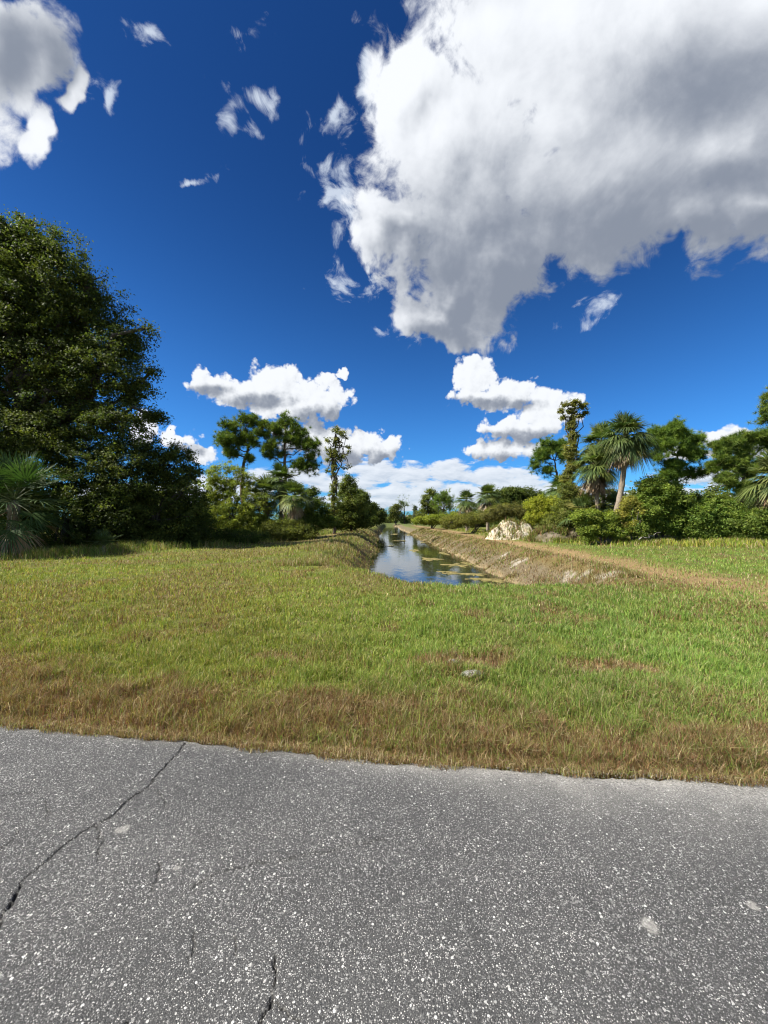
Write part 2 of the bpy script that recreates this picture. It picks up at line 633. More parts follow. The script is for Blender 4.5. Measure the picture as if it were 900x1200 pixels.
def ground_col(x, y):
    n = fbm(x, y, 2.2, 4, 41)
    k = brown_k(x, y)
    col = lerp(C_GRN * 0.75, C_BRN, k)
    col = lerp(col, C_SOIL, sst(n, 0.45, 0.8) * 0.6)
    d, sr, sl, tr = zones(x, y)
    col = lerp(col, np.array((0.13, 0.105, 0.068)), np.clip(sr, 0, 1) * 0.9)
    col = lerp(col, np.array((0.16, 0.12, 0.055)), np.clip(sl, 0, 1) * 0.7)
    col = lerp(col, C_TAN, np.clip(tr * (0.45 + 0.75 * n), 0, 1))
    shoreline = np.exp(-((d - 0.60) / 0.05) ** 2) * sst(x + 0.028 * (np.clip(y, 14, 110) - 14), 3.0, 4.2)
    col = lerp(col, np.array((0.30, 0.23, 0.13)), np.clip(shoreline, 0, 1) * 0.75)
    col = lerp(col, np.array((0.035, 0.032, 0.022)), sst(d, 0.67, 0.75))
    col = lerp(col, np.array((0.20, 0.13, 0.08)), spots(x, y, BARE, 61) * 0.8)
    col = lerp(col, C_SAND, spots(x, y, SANDY, 67) * sst(fbm(x, y, 3.2, 4, 69), 0.42, 0.62) * 0.85)
    far = sst(y, 70, 130)
    col = lerp(col, np.array((0.08, 0.10, 0.03)), far * (1 - np.clip(tr + sr, 0, 1)))
    return col


def graded(lo, hi, step, far_lo, far_hi, g=1.18):
    a = np.arange(lo, hi + 1e-6, step)
    up, s, p = [], step, hi
    while p < far_hi:
        s *= g
        p += s
        up.append(p)
    dn, s, p = [], step, lo
    while p > far_lo:
        s *= g
        p -= s
        dn.append(p)
    return np.array(dn[::-1] + list(a) + up)


gx = graded(-26, 26, 0.2, -4000, 4000)
gy = graded(-1, 46, 0.16, -3000, 5000, 1.08)
GX, GY = np.meshgrid(gx, gy)
GZ = hz(GX, GY)
nx, ny = len(gx), len(gy)
I = np.arange(ny - 1)[:, None] * nx + np.arange(nx - 1)[None, :]
gq = np.stack([I, I + 1, I + nx + 1, I + nx], -1).reshape(-1, 4)
gc = ground_col(GX.ravel(), GY.ravel())
m, t = new_mat('ground_soil')
c = t.attr('Col').outputs['Color']
P = t.pos()
n1 = t.noise(P, 9.0, 6, 0.65)
n2 = t.noise(P, 60.0, 4, 0.7)
k = t.m('ADD', t.m('MULTIPLY', n1, 0.6), t.m('MULTIPLY', n2, 0.5))
col = t.mix(1.0, c, t.mix(t.ss(k, 0.3, 0.8), (0.55, 0.55, 0.55), (1.45, 1.42, 1.38)), 'MULTIPLY')
M_GROUND = finish(m, t, principled(t, col, 0.95, 0.1, t.bump(k, 0.8, 0.05)))
ground = link('ground', mesh_data('ground', np.stack([GX.ravel(), GY.ravel(), GZ.ravel()], 1), gq, None, gc, M_GROUND, True))
tag(ground, 'grassy ground with a canal ditch cut into it', kind='structure')

# ------------------------------------------------------------------ road
CRACKS = [
    ([(112, 964), (120, 985), (114, 1008)], 0.0014), ([(172, 922), (190, 930), (196, 944)], 0.0012), ([(316, 1158), (336, 1166), (350, 1186)], 0.0013),
    ([(352, 996), (390, 992), (420, 980), (452, 978)], 0.0009),
    ([(217, 868), (208, 882), (190, 900), (172, 922), (152, 938), (128, 958), (112, 964), (92, 978), (72, 992), (58, 1008), (33, 1024), (22, 1045), (8, 1068), (-4, 1090)], 0.0060),
    ([(322, 1112), (328, 1126), (324, 1142), (316, 1158), (313, 1176), (304, 1200), (300, 1215)], 0.0045),
    ([(226, 1036), (246, 1022), (270, 1016), (300, 1008)], 0.0016),
    ([(300, 1008), (330, 1004), (352, 996)], 0.0010),
    ([(0, 934), (25, 930), (48, 926)], 0.0014), ([(54, 934), (57, 955)], 0.0014),
    ([(231, 1088), (229, 1106), (222, 1120)], 0.0014), ([(186, 1008), (190, 1022), (180, 1040)], 0.0013),
    ([(276, 1092), (280, 1110)], 0.0012),
    ([(140, 1200), (152, 1190)], 0.003), ([(-10, 1000), (12, 988), (20, 975)], 0.0015)]
sx = 0.0065
rx = np.arange(-3.9, 3.9 + 1e-6, sx)
rt = np.arange(0, 2.35, sx)
RX, RT = np.meshgrid(rx, rt)
jag = (fbm(RX, RX * 0, 1.3, 3, 91) - 0.5) * 0.05 + (fbm(RX, RX * 0, 9.0, 5, 93) - 0.5) * 0.075
RY = edge(RX) - RT + jag * np.exp(-RT / 0.15)
crk = np.zeros(RX.shape)
wobx = (fbm(RX, RY, 22.0, 3, 95) - 0.5) * 0.045 + (fbm(RX, RY, 90.0, 2, 97) - 0.5) * 0.012
woby = (fbm(RX, RY, 22.0, 3, 99) - 0.5) * 0.045 + (fbm(RX, RY, 90.0, 2, 101) - 0.5) * 0.012
for pts, w in CRACKS:
    g = np.array([px2g(*p) for p in pts])
    for a, b in zip(g[:-1], g[1:]):
        lo, hi = np.minimum(a, b) - 0.08, np.maximum(a, b) + 0.08
        msk = (RX > lo[0]) & (RX < hi[0]) & (RY > lo[1]) & (RY < hi[1])
        if not msk.any():
            continue
        X, Y = RX[msk] + wobx[msk], RY[msk] + woby[msk]
        ab = b - a
        s = np.clip(((X - a[0]) * ab[0] + (Y - a[1]) * ab[1]) / (ab @ ab), 0, 1)
        dd = np.hypot(X - a[0] - s * ab[0], Y - a[1] - s * ab[1])
        ww = w * 0.70 * (0.6 + 0.8 * vnoise(X, Y, 14.0, 3))
        crk[msk] = np.maximum(crk[msk], 1 - sst(dd, ww * 0.5, ww * 1.0 + 0.0042) * 1.0) if w > 0.002 else np.maximum(crk[msk], 0.75 * (1 - sst(dd, ww * 0.4, ww + 0.0045)))
ROADSPOT = [(*px2g(145, 970), 0.035, 0.03), (*px2g(752, 1068), 0.038, 0.035), (*px2g(866, 1044), 0.028, 0.03), (*px2g(210, 1013), 0.02, 0.015)]
stain = np.zeros(RX.shape)
for (a, b, p, q) in ROADSPOT:
    dd = np.hypot((RX - a) / p, (RY - b) / q) + (fbm(RX, RY, 40, 3, 7) - 0.5) * 1.0
    stain = np.maximum(stain, 1 - sst(dd, 0.6, 1.0))
sandw = np.interp(RX, [-4, -1, 0, 1, 2.4, 4], [0.04, 0.04, 0.09, 0.19, 0.26, 0.3])
sandk = np.exp(-np.maximum(RT - 0.01, 0) / sandw) * (0.35 + 0.9 * fbm(RX, RY, 9.0, 4, 15)) * np.interp(RX, [-4, -0.6, 0.4, 4], [0.45, 0.5, 1, 1])
worn = fbm(RX, RY, 1.1, 4, 17)
RZ = 0.0 - 0.016 * crk + 0.004 * (fbm(RX, RY, 2.5, 3, 19) - 0.5) - 0.02 * np.exp(-RT / 0.06)
rc = np.stack([crk.ravel(), np.clip(np.maximum(sandk, stain * 0.7), 0, 1).ravel(), worn.ravel()], 1)
nrx, nrt = len(rx), len(rt)
I = np.arange(nrt - 1)[:, None] * nrx + np.arange(nrx - 1)[None, :]
rq = np.stack([I, I + nrx, I + nrx + 1, I + 1], -1).reshape(-1, 4)
mb = MB()
mb.add(np.stack([RX.ravel(), RY.ravel(), RZ.ravel()], 1), rq, None, rc)


def strip(xs, t0, t1):
    xs = np.asarray(xs, float)
    e = edge(xs)
    v = np.concatenate([np.stack([xs, e - t0, xs * 0], 1), np.stack([xs, e - t1, xs * 0], 1)])
    n = len(xs)
    i = np.arange(n - 1)
    mb.add(v, np.stack([i, i + n, i + n + 1, i + 1], -1), None, np.tile((0, 0, 0.5), (2 * n, 1)))


tmax = rt[-1]
strip(np.linspace(-3.9, 3.9, 40), tmax, 6.2)
strip(np.concatenate([[-200, -60, -20], np.linspace(-10, -3.9, 20)]), 0, 6.2)
strip(np.concatenate([np.linspace(3.9, 10, 20), [20, 60, 200]]), 0, 6.2)

m, t = new_mat('worn_asphalt')
P = t.pos()
at = t.attr('Col')
sp = t.n.new('ShaderNodeSeparateColor')
t.l.new(at.outputs['Color'], sp.inputs[0])
crk_, snd_, wrn_ = sp.outputs[0], sp.outputs[1], sp.outputs[2]
Pd = t.v('ADD', P, t.v('SCALE', t.noise(P, 60, 2, 0.5, out=1), scale=0.006))
v1 = t.voronoi(Pd, 88.0)
v2 = t.voronoi(Pd, 190.0)
s1 = t.n.new('ShaderNodeSeparateColor')
t.l.new(v1.outputs['Color'], s1.inputs[0])
s2 = t.n.new('ShaderNodeSeparateColor')
t.l.new(v2.outputs['Color'], s2.inputs[0])


def tones(x, lo, mid, hi):
    r = t.n.new('ShaderNodeValToRGB')
    r.color_ramp.interpolation = 'LINEAR'
    e = r.color_ramp.elements
    e[0].position, e[0].color = 0.0, (lo, lo, lo, 1)
    e[1].position, e[1].color = 1.0, (hi, hi * 0.985, hi * 0.94, 1)
    for p_, v_ in ((0.42, mid * 0.75), (0.72, mid * 1.35), (0.86, hi * 0.66)):
        k_ = e.new(p_)
        k_.color = (v_, v_ * 0.99, v_ * 0.96, 1)
    t.l.new(x, r.inputs[0])
    return r.outputs[0]


# packed stones of many tones in a dark binder, sizes varied by a second random channel
sz = t.ss(s1.outputs[1], 0.0, 1.0, 0.24, 0.56)
in1 = t.ss(t.m('SUBTRACT', sz, v1.outputs['Distance']), -0.04, 0.08)
tone1 = tones(s1.outputs[0], 0.055, 0.135, 0.46)
in2 = t.ss(t.m('SUBTRACT', 0.46, v2.outputs['Distance']), -0.05, 0.12)
tone2 = tones(s2.outputs[0], 0.045, 0.115, 0.42)
base = t.mix(t.ss(t.noise(P, 420, 3, 0.7), 0.3, 0.75), (0.012, 0.012, 0.012), (0.065, 0.065, 0.065))
c = t.mix(in2, base, tone2)
c = t.mix(t.m('MULTIPLY', in1, t.ss(s1.outputs[2], 0.42, 0.48)), c, tone1)
c = t.mix(1.0, c, t.mix(t.ss(t.m('ADD', t.m('MULTIPLY', wrn_, 0.5), t.m('MULTIPLY', t.noise(P, 5.0, 5, 0.6), 0.5)), 0.3, 0.7), (1.20, 1.20, 1.19), (1.74, 1.73, 1.70)), 'MULTIPLY')
sandc = t.mix(t.noise(P, 140, 3, 0.6), (0.30, 0.29, 0.265), (0.52, 0.50, 0.455))
c = t.mix(t.m('MULTIPLY', snd_, t.ss(t.noise(P, 90, 3, 0.7), 0.25, 0.6), clamp=True), c, sandc)
c = t.mix(crk_, c, (0.012, 0.012, 0.012))
hgt = t.m('ADD', t.m('MULTIPLY', in1, 0.7), t.m('MULTIPLY', in2, 0.45))
hgt = t.m('ADD', hgt, t.m('MULTIPLY', t.noise(P, 250, 3, 0.6), 0.5))
M_ROAD = finish(m, t, principled(t, c, 0.78, 0.35, t.bump(hgt, 1.0, 0.005)))
road = mb.build('road', M_ROAD, smooth=True)
tag(road, 'worn grey asphalt road with pale aggregate and cracks', kind='structure')

# ------------------------------------------------------------------ water
wy = np.concatenate([np.arange(9.5, 60, 2.0), np.arange(60, 420, 20)])
wv = np.concatenate([np.stack([wy * 0 - 3.5, wy, wy * 0 + WATER_Z], 1), np.stack([wy * 0 + 7.5, wy, wy * 0 + WATER_Z], 1)])
i = np.arange(len(wy) - 1)
n_ = len(wy)
m, t = new_mat('still_canal_water')
P = t.pos()
hn = t.m('ADD', t.noise(t.v('MULTIPLY', P, (1, 0.5, 1)), 2.2, 3, 0.5), t.m('MULTIPLY', t.noise(P, 9, 2, 0.5), 0.15))
M_WATER = finish(m, t, principled(t, (0.022, 0.022, 0.012), 0.03, 0.5, t.bump(hn, 0.16, 0.05), IOR=1.33))
water = link('water', mesh_data('water', wv, np.stack([i, i + n_, i + n_ + 1, i + 1], -1), None, None, M_WATER))
tag(water, 'still dark canal water mirroring the sky', kind='structure')

# ------------------------------------------------------------------ grass
def blades(x, y, z, h, w, lean, leandir, cols, curve=0.5):
    """one curved blade of two segments per point."""
    n = len(x)
    az = rng.random(n) * 2 * np.pi
    s = np.stack([np.cos(az), np.sin(az), np.zeros(n)], 1) * (w * 0.5)[:, None]
    ld = np.stack([np.cos(leandir), np.sin(leandir), np.zeros(n)], 1)
    p = np.stack([x, y, z], 1)
    mid = p + ld * (lean * h * curve * 0.5)[:, None]
    mid[:, 2] += h * 0.58
    tip = p + ld * (lean * h)[:, None]
    tip[:, 2] += h * np.sqrt(np.clip(1 - (lean * 0.8) ** 2, 0.05, 1))
    v = np.stack([p - s, p + s, mid + s * 0.8, mid - s * 0.8, tip], 1).reshape(-1, 3)
    b = np.arange(n)[:, None] * 5
    q = b + np.array([0, 1, 2, 3])
    t = b + np.array([3, 2, 4])
    cc = np.repeat(cols, 5, axis=0)
    return v, q, t, cc


PAL_G = np.array([(0.185, 0.262, 0.036), (0.245, 0.298, 0.048), (0.122, 0.205, 0.030), (0.31, 0.315, 0.085), (0.165, 0.248, 0.048)])
PAL_B = np.array([(0.205, 0.115, 0.052), (0.28, 0.18, 0.08), (0.135, 0.075, 0.037), (0.36, 0.27, 0.14), (0.22, 0.19, 0.055), (0.20, 0.095, 0.052)])
PAL_S = np.array([(0.38, 0.30, 0.16), (0.30, 0.22, 0.11), (0.44, 0.37, 0.22)])


def pick(pal, n, jit=0.18):
    c = pal[rng.integers(0, len(pal), n)]
    return np.clip(c * (1 + rng.normal(size=(n, 1)) * jit), 0.005, 0.8)


def sward(n, y0, y1, umax, hscale, name, label, mode):
    q = rng.random(n)
    y = 1 / (1 / y1 + q * (1 / y0 - 1 / y1))
    x = y * rng.uniform(-umax, umax, n)
    e = y - edge(x)
    d, sr, sl, tr = zones(x, y)
    # cluster the blades into tufts
    tuft = fbm(x, y, 7.0, 2, 81)
    keep = (e > rng.random(n) * 0.10 - 0.02) & (d < 0.58) & (rng.random(n) > np.clip(tr, 0, 1) * 0.62) & (rng.random(n) > spots(x, y, BARE, 61) * 0.6) \
        & (rng.random(n) > spots(x, y, SANDY, 67) * 0.6) & (rng.random(n) < 0.35 + 1.3 * sst(tuft, 0.25, 0.6)) & (rng.random(n) < 0.45 + sst(fbm(x, y, 1.9, 3, 77), 0.30, 0.5))
    x, y, e, d, sr, sl, tr, tuft = [a[keep] for a in (x, y, e, d, sr, sl, tr, tuft)]
    n = len(x)
    k = brown_k(x, y)
    z = hz(x, y) - 0.005
    k = np.maximum(k, spots(x, y, BARE, 61))
    isb = rng.random(n) < np.clip(k * 0.80 + 0.04 + sr * 0.65 + sl * 0.35, 0, 0.93)
    iss = rng.random(n) < (0.045 + 0.09 * k + 0.10 * sst(fbm(x, y, 1.1, 3, 87), 0.5, 0.7) + 0.20 * sr + 0.15 * tr)
    hue = fbm(x, y, 0.6, 3, 83)[:, None]
    cg = pick(PAL_G, n) * (0.78 + 0.5 * hue)
    cg = cg * lerp(np.array([1.15, 1.0, 1.0]), np.array([0.93, 1.02, 1.15]), sst(x + 2 * (hue[:, 0] - 0.5), -3, 3))
    cb = pick(PAL_B, n)
    cs = pick(PAL_S, n)
    cols = np.where(iss[:, None], cs, np.where(isb[:, None], cb, cg))
    verge = sst(verge_w(x) * 1.1 - e, 0, 0.8) * sst(e, 0.02, 0.3)
    h = hscale * (0.045 + 0.045 * rng.random(n) ** 2 + 0.05 * tuft) * (1 + 0.55 * verge * rng.random(n) + 0.4 * sr + 0.7 * sl)
    h *= np.where(e < 0.15, 0.55, 1.0)
    w = np.maximum(0.0035, y * 0.00125) * (0.7 + 0.6 * rng.random(n))
    broad = (rng.random(n) < 0.10) & (y < 9)
    w = np.where(broad, w * 2.3, w)
    h = np.where(broad, h * 0.6, h) * (0.7 + 0.7 * sst(fbm(x, y, 3.0, 3, 89), 0.35, 0.65))
    lean = np.clip(rng.gamma(2.2, 0.30, n), 0.05, 1.2)
    v, q4, t3, cc = blades(x, y, z, h, w, lean, rng.random(n) * 2 * np.pi, cols)
    o = link(name, mesh_data(name, v, q4, t3, cc, M_GRASS))
    return tag(o, label, 'grass', kind='stuff')


sward(640000, 2.3, 75, 1.35, 1.0, 'grass', 'mown green and straw coloured grass covering the lawn between road and canal', 'lawn')


def tall(n, xs, ys, hmin, hmax, pals, name, label, wmul=1.0, lean=0.35, dens=None):
    x, y = xs, ys
    if dens is not None:
        kk = rng.random(len(x)) < dens(x, y)
        x, y = x[kk], y[kk]
    n = len(x)
    z = np.where(y < edge(x) + 0.03, -0.012, hz(x, y) - 0.01)      # blades lying out over the asphalt start on it
    h = hmin + (hmax - hmin) * rng.random(n) ** 1.6
    cols = np.zeros((n, 3))
    ch = rng.random(n)
    acc = 0
    for pal, pr in pals:
        mk = (ch >= acc) & (ch < acc + pr)
        cols[mk] = pick(pal, mk.sum())
        acc += pr
    w = np.maximum(0.004, y * 0.0012) * wmul * (0.6 + 0.7 * rng.random(n))
    v, q4, t3, cc = blades(x, y, z, h, w, np.clip(rng.gamma(2, lean / 2, n), 0.03, 1.0), rng.random(n) * 6.283, cols, 0.35)
    o = link(name, mesh_data(name, v, q4, t3, cc, M_GRASS))
    return tag(o, label, 'grass', kind='stuff')


# dry reddish stems along the road edge
n = 90000
x = rng.uniform(-5.5, 5.0, n)
e = rng.gamma(1.6, 0.33, n) + 0.05
tall(n, x, edge(x) + e, 0.035, 0.15, [(PAL_B, 0.70), (PAL_S, 0.12), (PAL_G, 0.18)], 'dry_grass', 'dry reddish brown weeds in a band along the asphalt edge', 0.85, 0.75,
     lambda x, y: np.clip((1.15 - (y - edge(x)) / (verge_w(x) * 1.25)), 0, 1) * sst(fbm(x, y, 4.5, 3, 27), 0.36, 0.6))
# flattened dead thatch lying against the asphalt
n = 34000
x = rng.uniform(-5.5, 5.0, n)
tall(n, x, edge(x) + np.abs(rng.normal(size=n)) * 0.12 - 0.02 - 0.075 * sst(fbm(x, x * 0, 3.0, 4, 113), 0.42, 0.75) * rng.random(n) + (fbm(x, x * 0, 5, 3, 91) - 0.5) * 0.1, 0.02, 0.08, [(PAL_B, 0.6), (PAL_S, 0.3), (PAL_G, 0.1)], 'thatch_grass', 'flattened straw coloured thatch lying on the very edge of the asphalt', 0.8, 1.6)

# tall bank grass: left lip of the canal, both slopes and the tree feet
n = 15000
y = 13 + 40 * rng.random(n) ** 1.8
x = -3.0 + rng.normal(size=n) * 0.9 + 0.6 * (1 - sst(y, 13, 18))
tall(n, x, y, 0.07, 0.36, [(PAL_B, 0.35), (PAL_S, 0.30), (PAL_G, 0.35)], 'bank_grass', 'tall straw coloured grass leaning over the left lip of the canal', 0.8, 0.7,
     lambda x, y: sst(fbm(x, y, 1.0, 3, 55), 0.35, 0.62))
n = 36000
y = 11 + 60 * rng.random(n) ** 1.9
x = rng.uniform(4.7, 7.2, n) - 0.025 * (np.clip(y, 14, 110) - 14)
tall(n, x, y, 0.05, 0.24, [(PAL_B, 0.45), (PAL_S, 0.20), (PAL_G * 0.8, 0.35)], 'slope_grass', 'brown tussocky grass on the right slope of the canal', 0.85, 0.7,
     lambda x, y: sst(fbm(x, y, 1.4, 3, 57), 0.35, 0.6) * (1 - 0.7 * spots(x, y, SANDY, 67)))
n = 16000
y = 14 + 60 * rng.random(n) ** 1.9
dr_ = np.clip(y, 14, 110) - 14
sd = rng.random(n) < 0.5
x = np.where(sd, -0.75 - 0.010 * dr_, 4.35 - 0.029 * dr_) + rng.normal(size=n) * 0.28
tall(n, x, y, 0.10, 0.42, [(PAL_B, 0.4), (PAL_S, 0.2), (PAL_G * 0.7, 0.4)], 'waterside_grass', 'ragged grass and sedge hanging over both waterlines of the canal', 0.8, 0.7,
     lambda x, y: sst(fbm(x, y, 1.2, 3, 73), 0.44, 0.62))
n = 42000
s_ = rng.random(n)
x = np.interp(s_, [0, .35, .6, .8, 1], [-20, -15.0, -13, -10.5, -8.5]) + np.abs(rng.normal(size=n)) * 1.2 - 0.4
y = np.interp(s_, [0, .35, .6, .8, 1], [16.2, 16.8, 21.5, 29, 50]) - np.abs(rng.normal(size=n)) * 0.9 + 0.3
tall(n, x, y, 0.08, 0.55, [(PAL_G, 0.72), (PAL_S, 0.14), (PAL_B, 0.14)], 'weedy_grass', 'tall green weedy grass at the foot of the left trees', 0.8, 0.5,
     lambda x, y: sst(fbm(x, y, 0.9, 3, 59), 0.3, 0.6))
n = 60000
s_ = rng.random(n)
x = np.interp(s_, [0, .4, .65, 1], [26, 17.5, 14.0, 12.2]) - np.abs(rng.normal(size=n)) * 1.8 + 1.0
y = np.interp(s_, [0, .4, .65, 1], [21.5, 24.0, 29, 60]) - np.abs(rng.normal(size=n)) * 1.6 + 1.0
tall(n, x, y, 0.10, 0.42, [(PAL_G * np.array([1.25, 1.1, 0.9]), 0.72), (PAL_S, 0.16), (PAL_B, 0.12)], 'weedy_grass', 'tall yellow green grass in front of the right hand bushes', 1.3, 0.45,
     lambda x, y: sst(fbm(x, y, 0.8, 3, 63), 0.25, 0.55) * (x > 9.9))


# ------------------------------------------------------------------ trees and bushes
def W(px, Y):
    return (px - CX) / F * Y


def Zp(py, Y):
    return EYE + (HY - py) / F * Y


def lobes_from(lst, Y, depth=1.0, spread=0.35):
    """outline lobes given as seen from the road -> ellipsoids in metres at distance Y, spread in depth."""
    out = []
    for L in lst:
        px, py, rx, ry = L[:4]
        dy = L[4] if len(L) > 4 else None
        a, b = rx * Y / F, ry * Y / F
        dep = 0.5 * (a + b) * depth
        if dy is None:
            dy = rng.uniform(-1, 1) * spread * dep
        y = Y + dy
        out.append((W(px, y), y, Zp(py, y), a, dep, b))
    return np.array(out)


def crown_leaves(lob, n, leaf, c0, c1, nsub, sub_r, aspect=0.5, shell=0.45, up=0.5, hue=0.16, hang=0.0):
    vol = (lob[:, 3] * lob[:, 4] * lob[:, 5]) ** 0.72
    w = vol / vol.sum()
    li = rng.choice(len(lob), nsub, p=w)
    d = rdir(nsub)
    r = (shell + (1 - shell) * rng.random(nsub)) ** 0.8 * rng.uniform(0.85, 1.12, nsub)
    cen = lob[li, :3] + d * r[:, None] * lob[li, 3:6]
    outw = norm(d / lob[li, 3:6])
    sr = sub_r * rng.uniform(0.55, 1.35, nsub)
    cc = lerp(np.array(c0), np.array(c1), rng.random(nsub)) * np.array([1.98, 1.60, 1.4]) * (1 + rng.normal(size=(nsub, 1)) * hue)
    si = rng.integers(0, nsub, n)
    off = rng.normal(size=(n, 3)) * 0.5
    off[:, 2] *= 0.72
    p = cen[si] + off * sr[si][:, None]
    p[:, 2] -= hang * np.abs(rng.normal(size=n)) * sr[si]
    nr = norm(outw[si] * 0.55 + np.array([0, 0, up]) + rng.normal(size=(n, 3)) * 0.62)
    tg = norm(np.cross(nr, rdir(n)))
    bt = np.cross(nr, tg)
    L = leaf * rng.uniform(0.6, 1.35, n)[:, None]
    Wd = L * aspect
    fold = nr * L * 0.10
    v = np.stack([p - tg * L * .5, p - tg * L * 0.05 + bt * Wd * .5 + fold, p + tg * L * .5 - nr * L * 0.12, p - tg * L * 0.05 - bt * Wd * .5 + fold], 1).reshape(-1, 3)
    q = np.arange(n * 4).reshape(-1, 4)
    col = np.clip(cc[si] * (1 + rng.normal(size=(n, 1)) * 0.17) * lerp(np.array([1.12, 1.0, 0.9]), np.array([0.9, 1.0, 1.1]), rng.random(n)), 0.006, 0.5)
    return v, q, np.repeat(col, 4, axis=0), cen


def leafy(name, label, cat, Y, base_px, lobes, n, leaf, c0, c1, nsub=None, sub=0.35, trunk_r=0.12, bark=None, group=None, aspect=0.5,
          depth=1.0, shell=0.45, up=0.5, limbs=True, base_z=None, trunk_top=None, hang=0.0, spread=0.35, ground_skirt=False, twigs=60, stems=1):
    x0 = W(base_px, Y)
    z0 = float(hz(x0, Y)) - 0.05 if base_z is None else base_z
    root = thing(name, label, cat, (x0, Y, z0), group)
    org = np.array((x0, Y, z0))
    lob = lobes_from(lobes, Y, depth, spread)
    nsub = nsub or max(40, n // 90)
    v, q, c, cen = crown_leaves(lob, n, leaf, c0, c1, nsub, sub, aspect, shell, up, hang=hang)
    # nothing grows below the ground
    pz = v.reshape(-1, 4, 3)
    gz = hz(pz[:, 0, 0], pz[:, 0, 1])
    ok = pz[:, :, 2].min(1) > gz + 0.02
    v = pz[ok].reshape(-1, 3)
    c = c.reshape(-1, 4, 3)[ok].reshape(-1, 3)
    q = np.arange(len(v)).reshape(-1, 4)
    tb = MB()
    top = trunk_top if trunk_top is not None else np.array([np.average(lob[:, 0]), np.average(lob[:, 1]), np.average(lob[:, 2])])
    p = None
    for s in range(stems):
        tt = np.array(top) + (rng.normal(size=3) * np.array([0.5, 0.4, 0.2]) if s else 0)
        pp = limb(tb, org + np.array([0.12 * s, 0, -0.1]), tt, trunk_r, trunk_r * 0.5, 9, 0.06, 0, 9)
        p = pp if p is None else p
    tb.build('trunk', bark or M_OAKBARK, root, smooth=True, origin=org)
    bb = MB()
    for L in lob:
        j = rng.integers(len(p) // 2, len(p))
        limb(bb, p[j], L[:3], trunk_r * 0.5, trunk_r * 0.18, 7, 0.12, 0.06, 6)
    for k in rng.choice(len(cen), min(twigs, len(cen)), replace=False):
        near = lob[np.argmin(np.linalg.norm(lob[:, :3] - cen[k], axis=1))]
        limb(bb, near[:3], cen[k], trunk_r * 0.18, 0.012, 5, 0.15, 0.05, 4)
    bb.build('branches', bark or M_OAKBARK, root, smooth=True, origin=org)
    link('crown', mesh_data('crown', v - org, q, None, c, M_LEAF), root)
    return root


